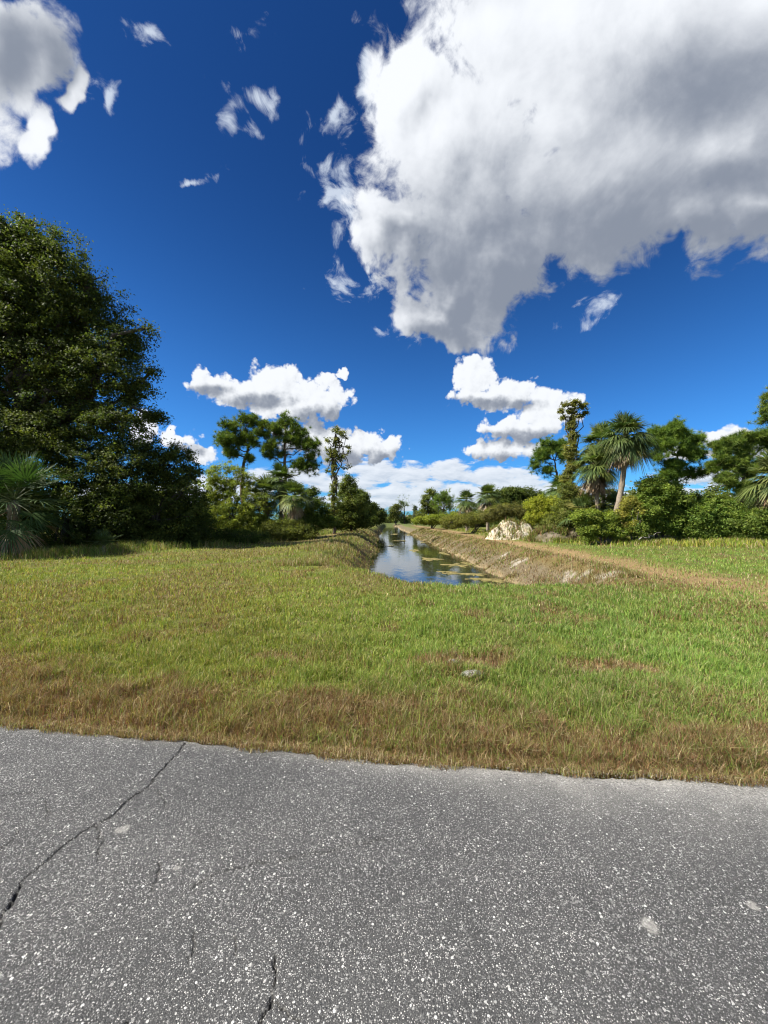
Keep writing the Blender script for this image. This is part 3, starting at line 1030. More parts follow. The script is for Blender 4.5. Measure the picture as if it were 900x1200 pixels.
def pine(label, Y, base_px, trunk_px, lobes, ntuft, group=None, r=0.2, c0=(0.035, 0.070, 0.016), c1=(0.085, 0.125, 0.026), needle=0.33, nper=40, name='pine_tree', cat='pine tree', spread=0.5):
    ntuft = int(ntuft * 1.8)
    x0 = W(base_px, Y)
    z0 = float(hz(x0, Y)) - 0.05
    org = np.array((x0, Y, z0))
    root = thing(name, label, cat, org, group)
    lob = lobes_from(lobes, Y, 0.9, spread)
    pts = [(x0, Y, z0)] + [(W(a, Y), Y + rng.normal() * 0.1, Zp(b, Y)) for a, b in trunk_px]
    pts = np.array(pts)
    # resample the trunk
    s = np.linspace(0, len(pts) - 1, 14)
    tp = np.stack([np.interp(s, np.arange(len(pts)), pts[:, k]) for k in range(3)], 1)
    tp[1:-1, :2] += rng.normal(size=(12, 2)) * 0.05
    tb = MB()
    tube(tb, tp, r * (1 - 0.72 * np.linspace(0, 1, 14)), 10)
    tb.build('trunk', M_PINEBARK, root, smooth=True, origin=org)
    big = lob
    sub = []
    for L in big:
        for _ in range(8):
            dd = rdir(1)[0] * rng.uniform(0.35, 0.95)
            rs = rng.uniform(0.24, 0.52) * (L[3] + L[5]) * 0.5
            sub.append((*(L[:3] + dd * L[3:6]), rs * 1.15, rs * 1.15, rs * 0.85))
    lob = np.array(sub)
    vol = (lob[:, 3] * lob[:, 4] * lob[:, 5]) ** 0.6
    li = rng.choice(len(lob), ntuft, p=vol / vol.sum())
    d = rdir(ntuft)
    d[:, 2] = np.abs(d[:, 2]) * np.where(rng.random(ntuft) < 0.72, 1, -1)
    rr = (0.35 + 0.65 * rng.random(ntuft)) ** 0.6
    cen = lob[li, :3] + d * rr[:, None] * lob[li, 3:6] + rng.normal(size=(ntuft, 3)) * np.where(rng.random(ntuft) < 0.3, 0.30, 0.08)[:, None] * (Y / 32)
    bb = MB()
    for L in big:
        zz = L[2] - L[5] * 0.6 - 0.25 * np.hypot(L[0] - x0, L[1] - Y)
        j = int(np.argmin(np.abs(tp[:, 2] - zz)))
        j = max(j, 3)
        limb(bb, tp[j], L[:3] - np.array([0, 0, L[5] * 0.2]), r * 0.30, r * 0.12, 8, 0.10, -0.05, 6)
    for L in lob:
        G = big[np.argmin(np.linalg.norm(big[:, :3] - L[:3], axis=1))]
        limb(bb, G[:3] - np.array([0, 0, G[5] * 0.2]), L[:3], r * 0.15, r * 0.06, 5, 0.12, -0.03, 5)
    for k in rng.choice(ntuft, min(ntuft, 150), replace=False):
        limb(bb, lob[li[k], :3] - np.array([0, 0, lob[li[k], 5] * 0.2]), cen[k], r * 0.11, 0.012, 5, 0.12, -0.03, 4)
    bb.build('branches', M_PINEBARK, root, smooth=True, origin=org)
    # needle tufts
    N = ntuft * nper
    ti = np.repeat(np.arange(ntuft), nper)
    ax = norm(d * 0.6 + np.array([0, 0, 0.7]))
    nd = norm(ax[ti] * 0.55 + rdir(N))
    ln = needle * rng.uniform(0.7, 1.25, N)[:, None] * rng.uniform(0.8, 1.2, ntuft)[ti][:, None]
    side = norm(np.cross(nd, rdir(N))) * 0.013
    b = cen[ti] + nd * 0.03
    v = np.stack([b - side, b + side, b + nd * ln], 1).reshape(-1, 3)
    cc = lerp(np.array(c0), np.array(c1), rng.random(ntuft) ** 1.3 * 1.35)[ti] * np.array([1.9, 1.75, 1.3]) * (1 + rng.normal(size=(N, 1)) * 0.15)
    link('crown', mesh_data('crown', v - org, None, np.arange(N * 3).reshape(-1, 3), np.repeat(np.clip(cc, 0.008, 0.4), 3, axis=0), M_NEEDLE), root)
    return root


def fan_leaf(mb, origin, az, el, Lp, Rb, col, spread=2.0, nseg=30, droop=0.5, pet=(0.09, 0.11, 0.03), fold=0.25, width=1.0):
    dirv = np.array([math.cos(az) * math.cos(el), math.sin(az) * math.cos(el), math.sin(el)])
    side = np.array([-math.sin(az), math.cos(az), 0.0])
    upv = np.cross(dirv, side) * -1
    if upv[2] < 0:
        upv = -upv
    s = np.linspace(0, 1, 5)
    sag = 0.22 * Lp * math.cos(el)
    pts = origin + dirv * (Lp * s)[:, None] - np.array([0, 0, 1]) * (sag * s ** 2)[:, None]
    tube(mb, pts, np.linspace(0.028, 0.014, 5), 4, pet)
    base = pts[-1]
    d2 = norm(pts[-1] - pts[-2])
    ang = np.linspace(-spread, spread, nseg) + rng.normal(size=nseg) * 0.03
    L = Rb * (1 - 0.33 * (np.abs(ang) / max(spread, .01)) ** 1.5) * rng.uniform(0.88, 1.08, nseg)
    u = np.array([0.03, 0.36, 0.7, 1.0])
    dr = d2[None] * np.cos(ang)[:, None] + side[None] * np.sin(ang)[:, None] + upv[None] * (fold * np.abs(np.sin(ang)))[:, None]
    dr = norm(dr)
    pr = norm(-d2[None] * np.sin(ang)[:, None] + side[None] * np.cos(ang)[:, None])
    dphi = 2 * spread / nseg
    wd = np.array([0.01, 0.36 * Rb * dphi * 0.75, 0.36 * Rb * dphi * 0.55, 0.005]) * width
    dro = droop * rng.uniform(0.7, 1.3, nseg)
    P0 = base + dr[:, None, :] * (L[:, None] * u)[:, :, None]
    P0[:, :, 2] -= (dro[:, None] * L[:, None] * np.maximum(u - 0.3, 0)[None] ** 1.7)
    A = P0 - pr[:, None, :] * wd[None, :, None]
    B = P0 + pr[:, None, :] * wd[None, :, None]
    v = np.stack([A, B], 2).reshape(-1, 3)
    i = np.arange(nseg)[:, None] * 8 + np.arange(3)[None, :] * 2
    q = np.stack([i, i + 1, i + 3, i + 2], -1).reshape(-1, 4)
    cc = np.repeat(np.clip(np.array(col) * (1 + rng.normal(size=(nseg, 1)) * 0.12), 0.005, 0.6), 8, axis=0)
    mb.add(v, q, None, cc)


GREENS = [(0.10, 0.145, 0.036), (0.125, 0.165, 0.040), (0.08, 0.125, 0.040), (0.16, 0.19, 0.048)]
TANS = [(0.34, 0.24, 0.14), (0.27, 0.18, 0.11), (0.42, 0.34, 0.22), (0.22, 0.15, 0.10)]


def palm(label, Y, base_px, top_px, top_py, live, dead, Lp, Rb, r=0.17, name='cabbage_palm', cat='palm tree', group=None, lo=-0.35, greens=GREENS, bend=0.0, droop=0.55, nseg=30, dead_lo=-1.45, seg_w=1.0):
    if name == 'cabbage_palm':
        live, Lp = int(live * 1.5), Lp * 0.85
    x0 = W(base_px, Y)
    z0 = float(hz(x0, Y)) - 0.05
    org = np.array((x0, Y, z0))
    top = np.array((W(top_px, Y), Y, Zp(top_py, Y)))
    root = thing(name, label, cat, org, group)
    s = np.linspace(0, 1, 26)
    tp = org + (top - org) * s[:, None]
    tp[:, 0] += bend * np.sin(np.pi * s)
    rad = r * (1.12 - 0.22 * s) * (1 + 0.05 * np.sin(np.arange(26) * 2.4)) + rng.normal(size=26) * 0.006
    rad[-5:] *= 1.15
    tb = MB()
    tube(tb, tp, rad, 12)
    tb.build('trunk', M_PALMBARK, root, smooth=True, origin=org)
    cb = MB()
    for k in range(live):
        f = (k + 0.5) / live
        el = 1.42 - (1.42 - lo) * f ** 0.9 + rng.normal() * 0.2
        az = k * 2.39996 + rng.normal() * 0.15
        g = np.array(greens[rng.integers(len(greens))]) * rng.uniform(0.85, 1.15)
        fan_leaf(cb, top + np.array([0, 0, 0.15 * (1 - f)]), az, el, Lp * rng.uniform(0.7, 1.15), Rb * rng.uniform(0.75, 1.12), g, rng.uniform(1.5, 2.0), nseg, droop * (0.55 + 1.25 * f) * rng.uniform(0.7, 1.3), width=seg_w)
    cb.build('crown', M_FROND, root, origin=org)
    if dead:
        db = MB()
        for k in range(dead):
            el = rng.uniform(dead_lo, -0.35) if k % 3 == 0 else rng.uniform(dead_lo, -0.75)
            c = np.array(TANS[rng.integers(len(TANS))]) * rng.uniform(0.8, 1.15)
            fan_leaf(db, top - np.array([0, 0, 0.1 + 0.25 * rng.random()]), rng.random() * 6.283, el, Lp * rng.uniform(0.6, 0.95), Rb * rng.uniform(0.7, 1.0), c, rng.uniform(0.5, 1.1), 18, 0.5, (0.2, 0.14, 0.08), 0.5, 0.8)
        db.build('dead_fronds', M_DEAD, root, origin=org)
    return root


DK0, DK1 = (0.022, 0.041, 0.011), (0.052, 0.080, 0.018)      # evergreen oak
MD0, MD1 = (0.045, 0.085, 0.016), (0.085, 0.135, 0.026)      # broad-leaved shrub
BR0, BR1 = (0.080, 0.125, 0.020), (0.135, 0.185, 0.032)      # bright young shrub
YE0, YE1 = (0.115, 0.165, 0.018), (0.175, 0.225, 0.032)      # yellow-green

# --- left side
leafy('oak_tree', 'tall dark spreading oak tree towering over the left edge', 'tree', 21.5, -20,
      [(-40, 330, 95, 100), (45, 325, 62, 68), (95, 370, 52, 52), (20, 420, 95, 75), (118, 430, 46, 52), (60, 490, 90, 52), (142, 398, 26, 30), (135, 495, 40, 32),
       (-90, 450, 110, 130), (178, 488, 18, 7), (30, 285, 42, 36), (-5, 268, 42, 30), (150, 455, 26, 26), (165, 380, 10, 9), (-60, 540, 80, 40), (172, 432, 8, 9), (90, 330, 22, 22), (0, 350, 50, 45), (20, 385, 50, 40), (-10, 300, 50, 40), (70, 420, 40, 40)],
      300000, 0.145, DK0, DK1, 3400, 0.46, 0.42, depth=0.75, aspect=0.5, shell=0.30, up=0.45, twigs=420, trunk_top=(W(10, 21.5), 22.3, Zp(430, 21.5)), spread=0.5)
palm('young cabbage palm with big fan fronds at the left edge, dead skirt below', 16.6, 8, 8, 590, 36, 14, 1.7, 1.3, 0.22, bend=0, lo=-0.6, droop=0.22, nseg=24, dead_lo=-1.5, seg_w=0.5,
     greens=[(0.05, 0.09, 0.026), (0.085, 0.125, 0.042), (0.04, 0.075, 0.022)])  # greens darkened to stand in for the oak's shade on these fronds
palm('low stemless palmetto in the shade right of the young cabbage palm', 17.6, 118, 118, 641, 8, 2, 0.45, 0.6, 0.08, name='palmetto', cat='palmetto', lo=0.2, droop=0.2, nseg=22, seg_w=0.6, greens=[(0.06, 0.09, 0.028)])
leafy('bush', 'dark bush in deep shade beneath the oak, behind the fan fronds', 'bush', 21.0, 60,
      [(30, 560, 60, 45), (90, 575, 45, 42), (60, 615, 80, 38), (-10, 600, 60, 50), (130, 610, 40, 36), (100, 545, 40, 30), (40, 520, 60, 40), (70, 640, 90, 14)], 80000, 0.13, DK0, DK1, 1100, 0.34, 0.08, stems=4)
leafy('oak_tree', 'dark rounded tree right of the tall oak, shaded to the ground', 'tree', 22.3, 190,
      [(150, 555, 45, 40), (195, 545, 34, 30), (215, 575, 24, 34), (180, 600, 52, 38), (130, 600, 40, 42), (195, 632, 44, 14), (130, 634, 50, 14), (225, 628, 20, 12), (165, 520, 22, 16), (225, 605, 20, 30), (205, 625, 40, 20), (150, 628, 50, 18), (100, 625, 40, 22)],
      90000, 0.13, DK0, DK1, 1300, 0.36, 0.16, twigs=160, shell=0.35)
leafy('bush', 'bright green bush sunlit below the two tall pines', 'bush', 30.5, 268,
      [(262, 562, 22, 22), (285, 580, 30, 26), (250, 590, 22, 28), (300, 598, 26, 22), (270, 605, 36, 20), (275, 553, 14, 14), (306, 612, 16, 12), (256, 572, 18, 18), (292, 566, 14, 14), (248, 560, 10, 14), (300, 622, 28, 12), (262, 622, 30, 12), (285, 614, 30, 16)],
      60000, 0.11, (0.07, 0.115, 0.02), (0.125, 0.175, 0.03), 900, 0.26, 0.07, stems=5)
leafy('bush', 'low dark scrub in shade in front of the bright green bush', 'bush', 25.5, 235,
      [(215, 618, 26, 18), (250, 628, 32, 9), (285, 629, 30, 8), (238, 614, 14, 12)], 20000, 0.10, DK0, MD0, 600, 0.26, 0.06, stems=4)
pine('tall pine with layered crown, left of two standing pines', 34.5, 284, [(283, 575), (284, 545), (287, 522), (285, 505)],
     [(268, 497, 13, 9), (287, 494, 14, 9), (300, 508, 11, 8), (262, 516, 14, 8), (279, 510, 12, 8), (296, 520, 8, 5), (270, 530, 12, 6), (290, 538, 8, 4), (306, 500, 6, 6), (280, 519, 10, 6)], 620,
     group='tall pines on the left bank', spread=0.6)
pine('tall pine with wide drooping crown, right of two standing pines', 34.5, 334, [(334, 575), (333, 545), (334, 520), (333, 500)],
     [(333, 495, 13, 8), (322, 507, 14, 9), (346, 506, 13, 9), (356, 520, 12, 7), (318, 523, 13, 7), (340, 518, 12, 8), (365, 532, 8, 6), (330, 532, 9, 4), (360, 549, 12, 7), (348, 543, 9, 6), (369, 522, 6, 5), (312, 532, 7, 5)], 700,
     group='tall pines on the left bank', spread=0.6)
palm('cabbage palm left of three clustered below the pines', 31.0, 312, 310, 580, 24, 14, 0.95, 1.0, 0.18, lo=-0.5, group='palms below the left pines')
palm('cabbage palm tallest and middle of three clustered below the pines', 32.0, 330, 328, 564, 24, 16, 0.95, 1.05, 0.18, lo=-0.5, group='palms below the left pines')
palm('cabbage palm with greyish skirt, right of three clustered below the pines', 30.5, 346, 345, 583, 22, 18, 0.9, 1.0, 0.18, lo=-0.45, group='palms below the left pines')
leafy('bush', 'mid green bush right of the three clustered palms on the left bank', 'bush', 34.0, 365,
      [(358, 588, 14, 18), (372, 596, 14, 16), (350, 606, 18, 12), (378, 608, 14, 10), (340, 616, 22, 10), (366, 578, 8, 8), (362, 614, 26, 10), (385, 612, 16, 8)], 42000, 0.12, MD0, MD1, 620, 0.28, 0.08, stems=4)
leafy('bush', 'olive undergrowth around the feet of the three clustered palms', 'bush', 29.5, 325,
      [(318, 618, 14, 9), (335, 617, 14, 9), (352, 618, 14, 9), (328, 625, 26, 9), (355, 625, 20, 8)], 22000, 0.11, (0.05, 0.075, 0.018), (0.085, 0.115, 0.028), 600, 0.24, 0.06, stems=4)
leafy('vine_covered_tree', 'slender tall tree draped with vines, sparse leaf clumps against cloud', 'tree', 40.0, 391,
      [(393, 503, 6, 5), (402, 508, 6, 4), (386, 515, 5, 4), (395, 518, 8, 5), (405, 513, 4, 3), (390, 530, 9, 6), (384, 538, 4, 4), (398, 535, 6, 5), (407, 524, 3, 3), (392, 545, 5, 7),
       (391, 560, 4, 10), (390, 580, 6, 10), (382, 526, 3, 3), (408, 546, 4, 2.5), (402, 549, 4, 3), (383, 552, 3, 3), (390, 595, 9, 12), (409, 531, 2.5, 3), (391, 570, 4, 9), (390, 610, 12, 9)],
      10500, 0.15, (0.065, 0.095, 0.024), (0.115, 0.145, 0.04), 330, 0.24, 0.17, bark=M_OAKBARK, trunk_top=(W(393, 40), 40, Zp(508, 40)), depth=0.8, shell=0.3, twigs=60)
leafy('round_tree', 'dense conical dark green tree right of the slender vine tree', 'tree', 44.0, 412,
      [(408, 572, 12, 12), (404, 588, 14, 14), (418, 590, 14, 14), (410, 602, 22, 12), (398, 604, 12, 10), (406, 563, 6, 6), (408, 613, 26, 9), (392, 612, 16, 8), (424, 611, 12, 7)], 46000, 0.17, (0.04, 0.07, 0.018), (0.08, 0.115, 0.028), 560, 0.42, 0.15)
leafy('round_tree', 'smaller dense tree behind the conical one along the left bank', 'tree', 60.0, 430,
      [(426, 586, 8, 10), (430, 598, 10, 10), (422, 604, 10, 7), (421, 578, 4, 5), (427, 611, 13, 6), (436, 609, 7, 6)], 20000, 0.22, (0.035, 0.065, 0.016), (0.075, 0.11, 0.026), 300, 0.5, 0.15)
leafy('round_tree', 'last dense tree of the left bank row, nearest the canal end', 'tree', 85.0, 442,
      [(437, 596, 6, 9), (443, 601, 8, 8), (447, 605, 6, 5), (434, 604, 6, 6), (441, 610, 11, 4)], 14000, 0.28, (0.03, 0.055, 0.016), (0.065, 0.095, 0.025), 220, 0.65, 0.16)
# --- end of the canal
leafy('round_tree', 'small broad tree standing alone at the canal end', 'tree', 150.0, 464,
      [(462, 598, 6, 7), (466, 604, 6, 6), (460, 605, 5, 5), (464, 594, 4, 4)], 7000, 0.42, (0.04, 0.065, 0.02), (0.075, 0.10, 0.03), 160, 1.0, 0.3)
pine('thin far pine with small round top at the canal end', 150.0, 474, [(474, 600), (473.5, 592)], [(473, 590, 4, 2.6), (476, 592, 2.6, 1.8), (470, 593, 3, 2)], 70, needle=0.8, nper=30, r=0.35)
leafy('cypress_tree', 'narrow bluish far tree rising between the canal end trees', 'tree', 160.0, 486.5,
      [(486.5, 597, 1.9, 6), (486.5, 604, 2.6, 4)], 2500, 0.4, (0.035, 0.06, 0.04), (0.06, 0.085, 0.055), 80, 0.7, 0.2)
# --- right bank, far to near
leafy('vine_covered_tree', 'tall ragged tree with bare upper branches beyond the right bank', 'tree', 75.0, 506,
      [(505, 577, 6, 4), (500, 583, 5, 4), (510, 582, 4, 4), (497, 590, 5, 5), (504, 592, 6, 6), (495, 600, 6, 6), (508, 600, 8, 6), (491, 606, 6, 4)], 9000, 0.26, (0.05, 0.08, 0.02), (0.095, 0.125, 0.035), 190, 0.5, 0.2, shell=0.3)
pine('round topped pine right of the ragged tree, beyond the right bank', 72.0, 520, [(520, 600), (520, 588)],
     [(517, 584, 8, 6), (525, 588, 7, 6), (512, 592, 7, 5), (527, 595, 6, 4), (521, 579, 5, 3)], 330, needle=0.45, nper=30, r=0.25, c0=(0.04, 0.08, 0.018), c1=(0.085, 0.13, 0.028))
leafy('bush', 'grassy green thicket under the ragged tree on the right bank', 'bush', 66.0, 505,
      [(492, 610, 8, 5), (505, 609, 12, 6), (520, 608, 14, 6), (533, 606, 10, 6)], 16000, 0.2, BR0, BR1, 300, 0.42, 0.1, stems=3)
palm('dark cabbage palm left of two palms behind the sand pile', 52.0, 547, 546, 588, 22, 14, 1.0, 1.15, 0.2, group='palms behind the sand pile')
palm('taller cabbage palm with tan skirt, right of two behind the sand pile', 50.0, 571, 571, 583, 26, 26, 1.15, 1.25, 0.2, group='palms behind the sand pile')
leafy('bush', 'olive scrub along the track left of the sand pile', 'bush', 47.0, 552,
      [(530, 612, 16, 8), (548, 609, 16, 8), (566, 606, 16, 8), (580, 603, 14, 9), (590, 598, 10, 8)], 26000, 0.13, (0.065, 0.09, 0.022), (0.11, 0.135, 0.036), 520, 0.3, 0.07, stems=4)
leafy('round_tree', 'broad dark tree left in the dense wood behind the sand pile', 'tree', 58.0, 590,
      [(585, 582, 12, 8), (598, 578, 14, 8), (592, 594, 20, 10)], 24000, 0.22, (0.035, 0.065, 0.018), (0.07, 0.105, 0.026), 420, 0.5, 0.2)
leafy('round_tree', 'broad dark tree right in the dense wood behind the sand pile', 'tree', 58.0, 620,
      [(614, 580, 14, 8), (628, 584, 12, 8), (615, 595, 20, 10), (636, 592, 12, 10)], 24000, 0.22, (0.035, 0.06, 0.018), (0.065, 0.10, 0.026), 420, 0.5, 0.2)
leafy('bush', 'dark olive brush directly behind the sand pile', 'bush', 36.5, 600,
      [(584, 600, 12, 9), (600, 598, 14, 9), (615, 601, 12, 9), (572, 606, 10, 6)], 20000, 0.10, (0.05, 0.065, 0.022), (0.085, 0.10, 0.034), 420, 0.26, 0.06, stems=4)
leafy('bush', 'bright yellow green bush right of the sand pile', 'bush', 33.0, 640,
      [(628, 594, 14, 10), (645, 592, 14, 10), (640, 605, 22, 11), (622, 606, 8, 8), (658, 600, 12, 14), (634, 586, 8, 6)], 34000, 0.115, YE0, YE1, 700, 0.24, 0.06, stems=4)
palm('squat cabbage palm with tan skirt above the yellow green bush', 35.0, 655, 655, 574, 26, 30, 0.95, 1.05, 0.19, lo=-0.4)
pine('leaning pine with flat crown left of the vine topped tree', 37.0, 655, [(655, 580), (652, 555), (648, 540)],
     [(632, 537, 10, 6), (645, 525, 12, 6), (656, 522, 9, 6), (626, 546, 7, 4), (640, 553, 9, 4), (660, 534, 9, 6), (636, 530, 7, 4)], 460, r=0.19, c0=(0.035, 0.075, 0.018), c1=(0.08, 0.125, 0.026))
leafy('vine_covered_tree', 'tall tree smothered in vines with open leafy top beside the palms', 'tree', 30.0, 668,
      [(662, 474, 6, 3.5), (672, 473, 6, 4), (682, 476, 6, 4), (686, 484, 4, 4), (658, 482, 4, 4), (670, 482, 7, 4), (679, 488, 5, 4), (662, 490, 5, 4), (668, 500, 6, 7), (672, 512, 6, 8),
       (668, 528, 9, 10), (672, 545, 11, 12), (664, 560, 10, 10), (669, 578, 12, 12), (670, 598, 14, 14), (669, 515, 6, 10), (670, 495, 4, 8)],
      26000, 0.12, (0.07, 0.095, 0.024), (0.12, 0.145, 0.04), 680, 0.19, 0.13, bark=M_OAKBARK, trunk_top=(W(670, 30), 30, Zp(485, 30)), depth=0.8, shell=0.35, twigs=220)
palm('shorter cabbage palm with skirted crown left of the leaning palm', 27.0, 702, 697, 548, 30, 40, 1.0, 1.1, 0.15, bend=-0.1, lo=-0.4)
palm('medium cabbage palm half hidden behind the leaning palm', 28.5, 706, 703, 522, 30, 34, 1.0, 1.1, 0.14, lo=-0.35)
palm('tallest cabbage palm with leaning pale trunk and drooping brown fronds', 25.5, 709, 731, 514, 40, 52, 1.05, 1.2, 0.17, bend=0.28, lo=-0.6, droop=0.7,
     greens=[(0.075, 0.11, 0.03), (0.10, 0.135, 0.036), (0.065, 0.10, 0.034), (0.145, 0.165, 0.045)])
palm('low yellowing palmetto with arching fronds left of the palm trunks', 27.0, 680, 680, 606, 20, 10, 0.9, 0.95, 0.12, name='palmetto', cat='palmetto', lo=-0.1, greens=[(0.10, 0.14, 0.03), (0.19, 0.18, 0.05), (0.075, 0.115, 0.03)])
palm('upright green palmetto between the palm trunks', 27.5, 720, 720, 598, 18, 6, 0.9, 0.9, 0.12, name='palmetto', cat='palmetto', lo=0.1)
leafy('bush', 'tangled grey green scrub between the vine topped tree and the palm trunks', 'bush', 28.8, 672,
      [(660, 596, 14, 14), (676, 586, 14, 14), (690, 596, 14, 14), (668, 612, 20, 14), (690, 614, 18, 12), (648, 612, 14, 10), (664, 574, 10, 10)], 34000, 0.10, (0.055, 0.085, 0.024), (0.10, 0.135, 0.034), 760, 0.22, 0.07, stems=5, shell=0.3)
leafy('bush', 'bushy green shrub at the foot of the palm trunks', 'bush', 25.0, 700,
      [(690, 606, 12, 10), (700, 618, 16, 12), (684, 622, 10, 12), (712, 610, 12, 10), (722, 622, 12, 10), (676, 606, 8, 8), (735, 606, 10, 10)], 26000, 0.115, (0.07, 0.12, 0.022), (0.12, 0.18, 0.034), 560, 0.22, 0.06, stems=4, shell=0.3)
leafy('bush', 'yellow green vine tangle right of the tallest palm trunk', 'bush', 24.8, 738,
      [(735, 590, 10, 8), (745, 600, 10, 10), (728, 602, 8, 8), (738, 616, 10, 8)], 9000, 0.11, (0.11, 0.145, 0.03), (0.17, 0.19, 0.05), 260, 0.2, 0.05, stems=3, shell=0.25)
pine('full rounded pine behind the bushes right of the tallest palm', 31.0, 792, [(790, 590), (790, 560), (791, 535)],
     [(778, 508, 14, 10), (795, 508, 14, 11), (808, 520, 12, 10), (775, 524, 16, 10), (798, 530, 15, 9), (812, 538, 9, 8), (766, 538, 10, 7), (790, 548, 16, 7), (808, 556, 12, 6), (780, 560, 14, 7), (770, 512, 9, 8)], 1000,
     spread=0.5, c0=(0.04, 0.08, 0.016), c1=(0.085, 0.135, 0.026), r=0.22)
pine('wide open crowned pine near the right edge', 29.5, 862, [(860, 590), (866, 560), (874, 535)],
     [(858, 518, 14, 7), (878, 514, 16, 7), (842, 530, 10, 8), (898, 518, 14, 8), (836, 545, 10, 9), (855, 545, 14, 10), (875, 552, 14, 8), (846, 562, 14, 8), (895, 548, 12, 9), (862, 572, 14, 6), (868, 530, 10, 6), (838, 524, 7, 5)], 1150,
     spread=0.5, c0=(0.04, 0.075, 0.017), c1=(0.085, 0.125, 0.028), r=0.24)
pine('tall pine mostly beyond the frame at the right edge', 33.0, 925, [(925, 560), (922, 500)],
     [(900, 480, 12, 9), (892, 492, 9, 5), (915, 465, 16, 12), (935, 485, 18, 14), (899, 466, 6, 5), (920, 505, 18, 10)], 650, c0=(0.035, 0.07, 0.017), c1=(0.075, 0.11, 0.026))
palm('cabbage palm at the right edge with drooping fronds over a shaggy skirt', 23.5, 903, 903, 562, 30, 34, 1.05, 1.25, 0.22, lo=-0.55, greens=[(0.085, 0.125, 0.035), (0.12, 0.15, 0.04), (0.15, 0.165, 0.05)])
leafy('bush', 'large dense glossy bush right of the palms, tallest of the right hedge', 'bush', 25.0, 765,
      [(765, 582, 20, 16), (785, 590, 20, 16), (752, 600, 18, 16), (775, 612, 28, 16), (800, 600, 14, 14), (745, 618, 14, 12), (758, 568, 12, 9), (780, 572, 14, 9)], 72000, 0.125, (0.05, 0.10, 0.018), (0.095, 0.15, 0.03), 1300, 0.26, 0.08, stems=5, shell=0.4)
leafy('bush', 'dense glossy bush in the middle of the right hedge below the open pine', 'bush', 24.5, 825,
      [(812, 606, 16, 14), (830, 600, 16, 16), (845, 610, 18, 14), (822, 622, 24, 12), (850, 596, 12, 10), (805, 620, 14, 10)], 52000, 0.12, (0.045, 0.095, 0.018), (0.09, 0.145, 0.03), 1000, 0.25, 0.07, stems=4, shell=0.4)
leafy('bush', 'dense low bush closing the right hedge under the edge palm', 'bush', 23.4, 880,
      [(868, 612, 16, 12), (885, 606, 16, 12), (902, 612, 18, 16), (878, 624, 24, 11), (925, 610, 22, 18), (955, 605, 24, 22)], 56000, 0.115, (0.045, 0.09, 0.018), (0.085, 0.135, 0.03), 1000, 0.24, 0.07, stems=4, shell=0.4)
leafy('bush', 'back thicket seen through gaps above the right hedge', 'bush', 34.0, 840,
      [(760, 590, 26, 14), (800, 588, 24, 12), (835, 592, 24, 14), (880, 590, 30, 14), (930, 588, 40, 18)], 46000, 0.14, (0.045, 0.08, 0.018), (0.08, 0.125, 0.028), 800, 0.34, 0.1, stems=4)
# outside the picture's sides, so that a step aside still finds the wood going on
leafy('oak_tree', 'dark oak further along the road, left of the tall oak', 'tree', 17.5, -290,  # out of view; set forward so its crown shades the left edge palm
      [(-290, 420, 130, 130), (-240, 520, 100, 90), (-360, 520, 110, 90)], 60000, 0.2, DK0, DK1, 900, 0.55, 0.35)
leafy('round_tree', 'green tree beyond the right edge of the hedge', 'tree', 25.0, 1040,
      [(1010, 560, 50, 50), (1070, 540, 60, 60), (1040, 600, 70, 40)], 40000, 0.2, MD0, MD1, 700, 0.5, 0.2)

# distant wood closing the view on both sides: one far mass nobody could count
mb = MB()
for (xa, ya, xb, yb, h, n) in ((-42, 30, -14, 130, 5.5, 60), (-42, 30, -17, 32, 5.0, 34), (-14, 130, -4, 260, 7, 40), (-30, 285, 60, 300, 6.5, 60), (-12, 176, 5, 186, 2.6, 40), (12, 75, 60, 80, 4.0, 60), (5, 150, 14, 175, 3.0, 20), (17, 62, 13, 270, 5, 60), (60, 45, 24, 52, 6, 40)):
    s = rng.random(n)
    cx = xa + (xb - xa) * s + rng.normal(size=n) * 2
    cyy = ya + (yb - ya) * s + rng.normal(size=n) * 2
    hh = h * rng.uniform(0.6, 1.15, n)
    lob = np.stack([cx, cyy, hh * 0.5, hh * 0.45, hh * 0.45, hh * 0.5], 1)
    v, q, c, _ = crown_leaves(lob, n * 420, 0.42, (0.035, 0.06, 0.018), (0.07, 0.10, 0.028), n * 9, 0.8)
    mb.add(v, q, None, c)
tag(mb.build('woods', M_LEAF), 'distant mass of dark green woodland closing off the view', 'woods', kind='stuff')

# ------------------------------------------------------------------ sand pile, mound, stones, mats, twigs
def rock_mat(name, c1, c2, c3, s=2.2):
    m, t = new_mat(name)
    tc = t.n.new('ShaderNodeTexCoord').outputs['Object']
    a = t.noise(tc, s, 6, 0.65)
    b = t.noise(tc, s * 9, 4, 0.65)
    c = t.mix(t.ss(a, 0.38, 0.62), c1, c2)
    c = t.mix(t.ss(b, 0.50, 0.8, 0, 0.7), c, c3)
    return finish(m, t, principled(t, c, 0.95, 0.15, t.bump(t.m('ADD', a, t.m('MULTIPLY', b, 0.4)), 1.0, 0.12)))


M_SAND = rock_mat('pale_spoil_sand', (0.58, 0.53, 0.42), (0.40, 0.33, 0.22), (0.22, 0.165, 0.10))
M_MOUND = rock_mat('grey_spoil', (0.20, 0.165, 0.12), (0.10, 0.085, 0.045), (0.08, 0.08, 0.03))


